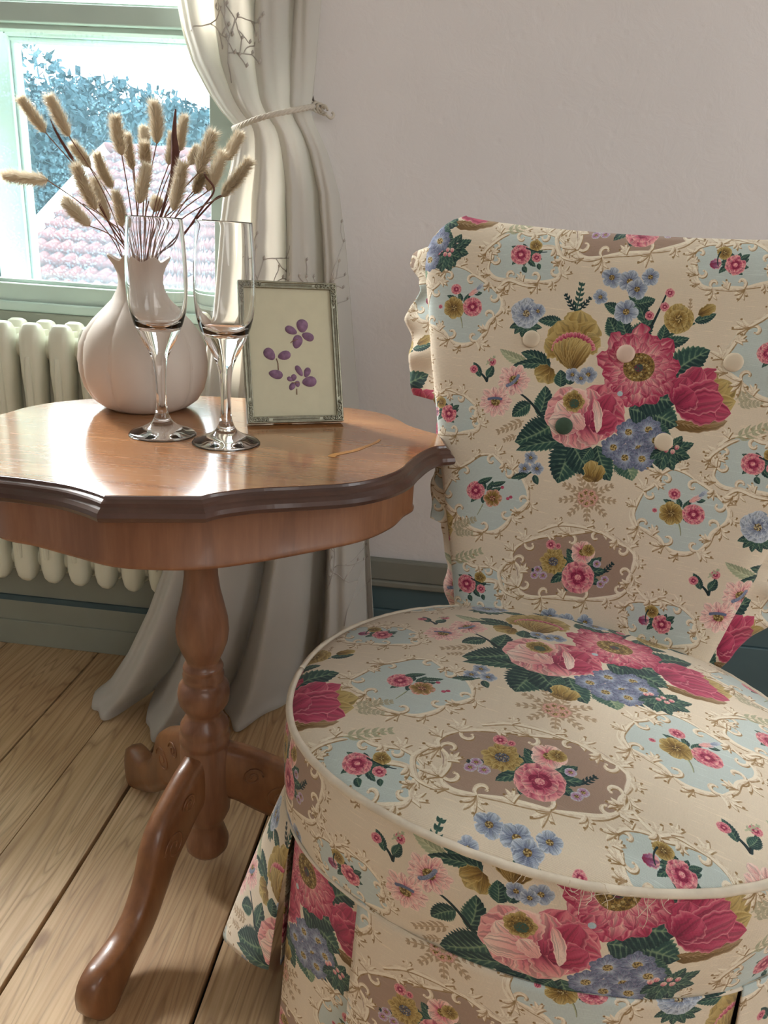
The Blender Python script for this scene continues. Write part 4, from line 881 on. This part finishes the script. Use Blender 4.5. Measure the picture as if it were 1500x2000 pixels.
for (cu_, cv_, su, sv) in ((0, 0, 1, 1), (Wf, 0, -1, 1), (0, Hf, 1, -1), (Wf, Hf, -1, -1)):
    m = MB()
    for k in range(5):
        for (du, dv) in ((.004+k*.0048, .0042), (.0042, .004+k*.0048)):
            m.add(*curlm(cu_+su*du, cv_+sv*dv, .0030-.0002*k, k*1.3, 6.2*su*sv*(1 if k % 2 else -1))); m.add(*curlm(cu_+su*du, cv_+sv*(dv+.0012), .0016, k, 5, .003, .0006))
    obj('corner_filigree', m, M_SILV, pf)
for vv_ in (.0042, Hf-.0042):
    m = MB()
    for k in range(64):
        u = .03+(Wf-.06)*k/63; m.add(*tube([fp(u-.0005, vv_-.0009, .0012), fp(u+.0005, vv_+.0009, .0012)], .0005, 5))
    obj('beaded_band', m, M_SILV, pf)
for uu in (.0042, Wf-.0042):
    m = MB()
    for k in range(90):
        v = .03+(Hf-.06)*k/89; m.add(*tube([fp(uu-.0009, v-.0005, .0012), fp(uu+.0009, v+.0005, .0012)], .0005, 5))
    obj('beaded_band', m, M_SILV, pf)
obj('mount_paper', bar(bw-.001, Wf-bw+.001, bw-.001, Hf-bw+.001, -.003, -.0022), M_PAPER, pf, smooth=False)
obj('back_board', bar(.001, Wf-.001, .001, Hf-.001, -.009, -.0055), M_BACKB, pf, smooth=False)
obj('easel_strut', (lambda a, b_, w_: ([a-fu*w_, a+fu*w_, b_+fu*w_, b_-fu*w_, a-fu*w_-fnn*.002, a+fu*w_-fnn*.002, b_+fu*w_-fnn*.002, b_-fu*w_-fnn*.002], [(0, 1, 2, 3), (4, 7, 6, 5), (0, 4, 5, 1), (2, 6, 7, 3), (1, 5, 6, 2), (0, 3, 7, 4)]))(fp(Wf/2, .10, -.009), np.array([*(fp(Wf/2, 0)+fn0*.075)[:2], ZTOP+.001]), .012), M_BACKB, pf, smooth=False)
# pixel box of the picture: convert crop positions (1500 x 1667 zoom) to frame coordinates
def petal3(cx, cy, L, W, ang):          # cx, cy in fractions of the frame, ang in degrees
    pts = []; n_ = 18; a = math.radians(ang)
    for k in range(n_):
        t = 2*math.pi*k/n_; r_x = L*.5*math.cos(t); r_y = W*.5*math.sin(t)*(1+.18*math.cos(t))
        pts.append((cx*Wf+r_x*math.cos(a)-r_y*math.sin(a), cy*Hf+r_x*math.sin(a)+r_y*math.cos(a)))
    v = [fp(*p, -.0018) for p in pts]+[fp(*p, -.0022) for p in pts]+[fp(sum(p[0] for p in pts)/n_, sum(p[1] for p in pts)/n_, -.0014)]
    return v, [(k, (k+1) % n_, 2*n_) for k in range(n_)]+[(k, (k+1) % n_, n_+(k+1) % n_, n_+k) for k in range(n_)]
def fr_(x, y):       # zoom pixel to frame fraction
    vv = (1375-y)/(1375-235.); xl = 352+(300-352)*((1375-y)/(1375-640.)); xr = 1132+(1050-1132)*vv; return (x-xl)/(xr-xl), vv*.985+.005
def clus(lab, items, stems):
    m = MB()
    root = None
    for (x, y, L, W, a) in items:
        fx, fy = fr_(x, y); m.add(*petal3(fx, fy, L/6.6/1000*1.0*.98, W/6.6/1000*.98, a))
    o = obj('pressed_flower', m, M_PETAL, pf); tag(o, lab)
    s = MB()
    for st in stems: s.add(*tube([fp(fr_(*p)[0]*Wf, fr_(*p)[1]*Hf, -.0016) for p in st], .0005, 5))
    if stems: obj('flower_stalk', s, M_STEM, o)
clus('four-petalled violet pressed flower at upper right', [(780, 580, 105, 92, 85), (690, 618, 100, 62, 155), (828, 668, 100, 66, -20), (742, 712, 110, 78, 70)], [[(745, 690), (700, 708), (688, 722)]])
clus('two-petalled violet pressed flower at left', [(520, 815, 105, 82, 130), (638, 825, 105, 70, 15)], [[(575, 850), (588, 890), (592, 945)]])
clus('single loose violet pressed petal at lower left', [(572, 980, 112, 70, -12)], [])
clus('violet pressed flower pair at lower right', [(760, 952, 95, 46, 120), (825, 965, 82, 52, 65), (845, 1042, 118, 82, 5), (686, 1020, 50, 36, 150), (716, 1008, 55, 44, 70), (704, 1082, 62, 46, 55), (748, 1060, 50, 40, 100)], [[(742, 1100), (744, 1150)], [(700, 1050), (760, 1050)]])

# ================================================================ slipper chair
SCn = np.array([.14, .65]); CA, SA = math.cos(math.radians(-18)), math.sin(math.radians(-18))
radt = [(-178, .270), (-165, .275), (-155, .274), (-143, .258), (-131, .245), (-120, .236), (-107, .230), (-93, .228), (-81, .227), (-71, .229), (-55, .231), (-40, .230), (-25, .224), (-10, .212), (6, .196), (25, .180), (47, .170), (69, .168), (85, .172), (97, .179), (114, .194), (127, .211), (137, .224), (152, .243), (164, .258)]
ra = np.radians([p[0] for p in radt]); rr_ = np.array([p[1] for p in radt])
def RAD(a):
    a = (a+math.pi) % (2*math.pi)-math.pi
    return np.interp(a, np.concatenate([ra-2*math.pi, ra, ra+2*math.pi]), np.tile(rr_, 3))
TH_ = np.linspace(-math.pi, math.pi, 241)[:-1]; RR = np.array([RAD(a) for a in TH_]); ker = np.ones(17)/17
RR = np.convolve(np.concatenate([RR[-8:], RR, RR[:8]]), ker, 'valid')
def RS_(a): return np.interp((a+math.pi) % (2*math.pi)-math.pi, np.append(TH_, math.pi), np.append(RR, RR[0]))
pts_ = np.stack([SCn[0]+RR*np.cos(TH_), SCn[1]+RR*np.sin(TH_)], 1); seg_ = np.linalg.norm(np.roll(pts_, -1, 0)-pts_, axis=1); ARC = np.concatenate([[0], np.cumsum(seg_)])
def arc(a): return np.interp((a+math.pi) % (2*math.pi)-math.pi, np.append(TH_, math.pi), ARC)
def arcs(a):           # continuous beyond -pi
    k = math.floor((a+math.pi)/(2*math.pi)); return arc(a)+k*ARC[-1]
MI = np.linalg.inv(np.array([[1.085, -.353], [.290, .950]])); M0 = np.array([-.076, .492])
chair = thing('slipper_chair', (.14, .65, 0), 'floral rose-print slipper chair with round seat and skirted base', 'chair')
ZR = .380
# seat pad
vs = []; uvs = []; NR = 40; NA = 240
for i in range(NR+1):
    k = i/NR
    for j in range(NA):
        a = TH_[j]; r0 = RR[j]*k; x = SCn[0]+r0*math.cos(a); y = SCn[1]+r0*math.sin(a); z = ZR+.004+.027*(1-k**2.6)-(.004*max(0, (k-.95)/.05)**2)
        vs.append((x, y, z)); uvs.append((np.array([x, y])-M0)@MI)
fs = [(i*NA+j, i*NA+(j+1) % NA, (i+1)*NA+(j+1) % NA, (i+1)*NA+j) for i in range(NR) for j in range(NA)]
obj('seat_cushion', (vs, fs), M_FAB, chair, uv=UV(uvs))
# piping
def ringtube(z, off, r, n=240, wob=.0004, a0=-math.pi, a1=math.pi, sd=1):
    rr2 = random.Random(sd); return [(SCn[0]+(RS_(a)+off)*math.cos(a), SCn[1]+(RS_(a)+off)*math.sin(a), z+rr2.uniform(-wob, wob)) for a in np.linspace(a0, a1, n)]
obj('piping', tube(ringtube(ZR, .0012, .0034), .0034, 10), M_PIPE, chair)
obj('lower_piping', tube(ringtube(.282, .0032, .0016, sd=2), .0016, 8), M_PIPE, chair)
# boxing band
AP0 = math.radians(-102.5); ZBX = .282
vs = []; uvs = []; NV = 14; NA2 = 360; AS = np.linspace(math.radians(-260), math.radians(100), NA2)
for i in range(NV+1):
    t = i/NV; z = ZR+.001-(ZR+.001-ZBX)*t
    for a in AS:
        r0 = RS_(a)+.0005+.0045*math.sin(math.pi*t)+.002*t+.0008*math.sin(a*23+t*3); vs.append((SCn[0]+r0*math.cos(a), SCn[1]+r0*math.sin(a), z)); uvs.append((.110+(arcs(a)-arcs(AP0)), .235+(z-.325)*1.05))
fs = [(i*NA2+j, i*NA2+j+1, (i+1)*NA2+j+1, (i+1)*NA2+j) for i in range(NV) for j in range(NA2-1)]
obj('boxing_band', (vs, fs), M_FAB, chair, uv=UV(uvs))
# skirt panels
def skirt(a0, a1, off0, off1, u0, v0, aref, zref, zt_=.284, zb_=.006, wave=.004, nf=2, roll=0, name='skirt_panel', sag=None, rise=0):
    vs = []; uvs = []; n1, n2 = 60, 34
    for i in range(n2+1):
        t = i/n2
        for j in range(n1+1):
            s = j/n1; z = zt_+(zb_+rise*s-zt_)*t; a = math.radians(a0+(a1-a0)*s); o_ = off0+(off1-off0)*t**.9+wave*t*math.sin(2*math.pi*nf*s+1.0)
            o_ -= roll*max(0, abs(2*s-1)-.86)/.14*.5
            if sag: o_ += sag(s, t)
            r0 = RS_(a)+o_; vs.append((SCn[0]+r0*math.cos(a), SCn[1]+r0*math.sin(a), z)); uvs.append((u0+arcs(a)-arcs(math.radians(aref)), v0+(z-zref)))
    fs = [(i*(n1+1)+j, i*(n1+1)+j+1, (i+1)*(n1+1)+j+1, (i+1)*(n1+1)+j) for i in range(n2) for j in range(n1)]
    return obj(name, (vs, fs), M_FAB, chair, uv=UV(uvs), solid=.0014)
skirt(-136.2, -62.9, .004, .012, .128, .075, -119, .213, wave=.003, roll=.004)
skirt(-157.5, -133, -.002, .008, .159, .289, -151.5, .255, wave=.005, nf=1, sag=lambda s, t: -.018*t*s)
skirt(-176, -158, -.001, .062, .30, .10, -170, .2, zb_=.06, wave=.006, nf=1, sag=lambda s, t: -.045*t*s**2+.008*math.sin(math.pi*s)*t, rise=.05)
skirt(-62.4, -30, .004, .022, .55, .22, -50, .2, wave=.004, nf=1)
skirt(-30, 40, .0, .01, .2, .2, 0, .2, wave=.006, nf=3)
skirt(40, 184, .0, .006, .3, .2, 90, .2, wave=.006, nf=4)
obj('skirt_lining', grid(lambda u, v: (SCn[0]+(RS_(u*2*math.pi)-.022)*math.cos(u*2*math.pi), SCn[1]+(RS_(u*2*math.pi)-.022)*math.sin(u*2*math.pi), .284-.27*v), 120, 6, True), M_LINER, chair)
for (lx_, ly_) in ((-.03, .60), (.10, .50), (.24, .78), (.05, .78)): obj('leg', lathe([(.012, 0), (.02, .2), (.02, .285)], (lx_, ly_, 0), 16), M_POLE, chair)
# backrest
BLp = np.array([.013, .82, .39]); BRp = np.array([.285, .735, .39]); bU = (BRp-BLp)/np.linalg.norm(BRp-BLp); bN = np.array([-bU[1], bU[0], 0]); leb = math.radians(12)
bV = np.array([0, 0, 1])*math.cos(leb)+bN*math.sin(leb); bF = np.cross(bV, bU); bF = -bF if bF[1] > 0 else bF
def bp(u, v, d=0): return BLp+bU*u+bV*v+bF*d
lv = [(-.05, .012), (0, -.001), (.04, -.011), (.077, -.021), (.158, -.0445), (.21, -.057), (.274, -.0745), (.33, -.087), (.376, -.0985), (.398, -.0990), (.412, -.094), (.424, -.084), (.432, -.072), (.437, -.058)]
def uL(v): return np.interp(v, [p[0] for p in lv], [p[1] for p in lv])
def uR(v): return .284-uL(v)+(.002 if v < .1 else 0)
def vtop(s): return .437-.010*math.sin(math.pi*min(1, s*1.0))**.6
nu, nv = 90, 90; vs = []; uvs = []
for j in range(nv+1):
    for i in range(nu+1):
        s = i/nu; v = -.05+(vtop(s)+.05)*(j/nv); u = uL(v)+(uR(v)-uL(v))*s
        e = max(abs(2*s-1)**10, max(0, (j/nv-.9)/.1)**2.2*.95); d = -.016*(1-math.sqrt(max(0, 1-min(1, e)**1.0)))+.004*(1-(2*s-1)**2)
        cc = -.010*(1-(2*s-1)**2)      # slight hollow of the back
        vs.append(bp(u, v, d+cc)); uvs.append((u, v))
n1 = nu+1
fs = [(j*n1+i, j*n1+i+1, (j+1)*n1+i+1, (j+1)*n1+i) for j in range(nv) for i in range(nu)]
# sides and back
border = [j*n1 for j in range(nv+1)]+[nv*n1+i for i in range(1, nu+1)]+[j*n1+nu for j in range(nv-1, -1, -1)]
N0 = len(vs); T_ = 6
for k in range(1, T_+1):
    for b_ in border:
        u, v = uvs[b_]; p = np.array(vs[b_]); cx, cy = .142, .2; sh = -.006*math.sin(math.pi*k/T_)
        vs.append(tuple(p-bF*.045*k/T_)); uvs.append((u+(.02*k/T_)*(1 if u > .14 else -1), v+(.02*k/T_ if v > .42 else 0)))
L_ = len(border)
for k in range(T_):
    A_ = border if k == 0 else [N0+(k-1)*L_+q for q in range(L_)]; B_ = [N0+k*L_+q for q in range(L_)]
    for q in range(L_-1): fs.append((A_[q], A_[q+1], B_[q+1], B_[q]))
fs.append(tuple(N0+(T_-1)*L_+q for q in range(L_)))
obj('backrest', (vs, fs), M_FAB, chair, uv=UV(uvs))
# loose cover flaps down the two sides of the back
prof_l = [(.410, .004), (.396, .026), (.382, .030), (.366, .014), (.352, .012), (.335, .030), (.318, .040), (.300, .034), (.285, .032), (.262, .036), (.230, .037), (.227, .012), (.205, .006), (.180, .010), (.150, .014), (.130, .024), (.085, .026), (.083, .012), (.060, .016), (.030, .014), (.010, .018), (0, .016), (-.04, .01)]
prof_r = [(.410, .010), (.35, .018), (.26, .02), (.20, .014), (.160, .012), (.140, .020), (.110, .024), (.093, .018), (.080, .030), (.060, .042), (.045, .040), (.030, .030), (.010, .020), (-.04, .01)]
for (prf, side, nm) in ((prof_l, -1, 'side_flap'), (prof_r, 1, 'side_flap')):
    pv = np.array([p[0] for p in prf])[::-1]; pw = np.array([p[1] for p in prf])[::-1]; vs = []; uvs = []; n_v, n_u = 150, 10
    for j in range(n_v+1):
        v = -.04+.45*j/n_v; w_ = np.interp(v, pv, pw); ub = uL(v) if side < 0 else uR(v)
        for i in range(n_u+1):
            s = i/n_u; u = ub+side*(w_*s)-side*.006*(1-s); d = -.020-.018*s+.006*math.sin(v*70+s*2)*s+.004*math.sin(v*160+1)*s
            vs.append(bp(u, v, d)); uvs.append((u+side*.45*0+(.30 if side < 0 else .18)+s*.01, v+.06))
    obj(nm, (vs, [(j*(n_u+1)+i, j*(n_u+1)+i+1, (j+1)*(n_u+1)+i+1, (j+1)*(n_u+1)+i) for j in range(n_v) for i in range(n_u)]), M_FAB, chair, uv=UV(uvs), solid=.0014)
M_B1 = simple('cream_button_linen', S(216, 200, 176), .8, .04); M_B2 = simple('green_button_linen', S(62, 84, 66), .8, .1, 200); M_B3 = simple('rose_button_linen', S(224, 196, 178), .8, .05)
for (cx, cy, mm_, lab) in ((535, 545, M_B1, None), (920, 605, M_B3, 'pale rose covered button'), (1360, 640, M_B1, None), (1075, 965, M_B1, None), (668, 900, M_B2, 'dark green covered button')):
    u, v = fuv(cx, cy); c_ = bp(u, v, -.006+.004); R_ = []
    for (r0, d) in ((.0092, -.003), (.0094, .0002), (.0088, .0012), (.0065, .0018), (.0035, .0021), (.0008, .0022)):
        R_.append([tuple(c_+bU*r0*math.cos(a)+bV*r0*math.sin(a)+bF*(d)) for a in np.linspace(0, 2*math.pi, 33)[:-1]])
    o = obj('covered_button', rings(R_), mm_, chair)
    if lab: o['label'] = lab
# frayed threads along the front piping
m = MB(); r_ = random.Random(9)
for k in range(26):
    a = math.radians(r_.uniform(-108, -82)); p0 = np.array((SCn[0]+(RS_(a)+.004)*math.cos(a), SCn[1]+(RS_(a)+.004)*math.sin(a), ZR)); q = [p0]; dd = np.array((r_.uniform(-.5, .5), -.35, r_.uniform(-.9, .5)))
    for s in range(5): dd = dd+np.array((r_.gauss(0, .3), r_.gauss(0, .1), r_.gauss(0, .3))); q.append(q[-1]+dd*r_.uniform(.0015, .004))
    m.add(*tube(spline(q, 3), .00022, 4))
tag(obj('frayed_threads', m, M_PIPE, chair), kind='stuff')
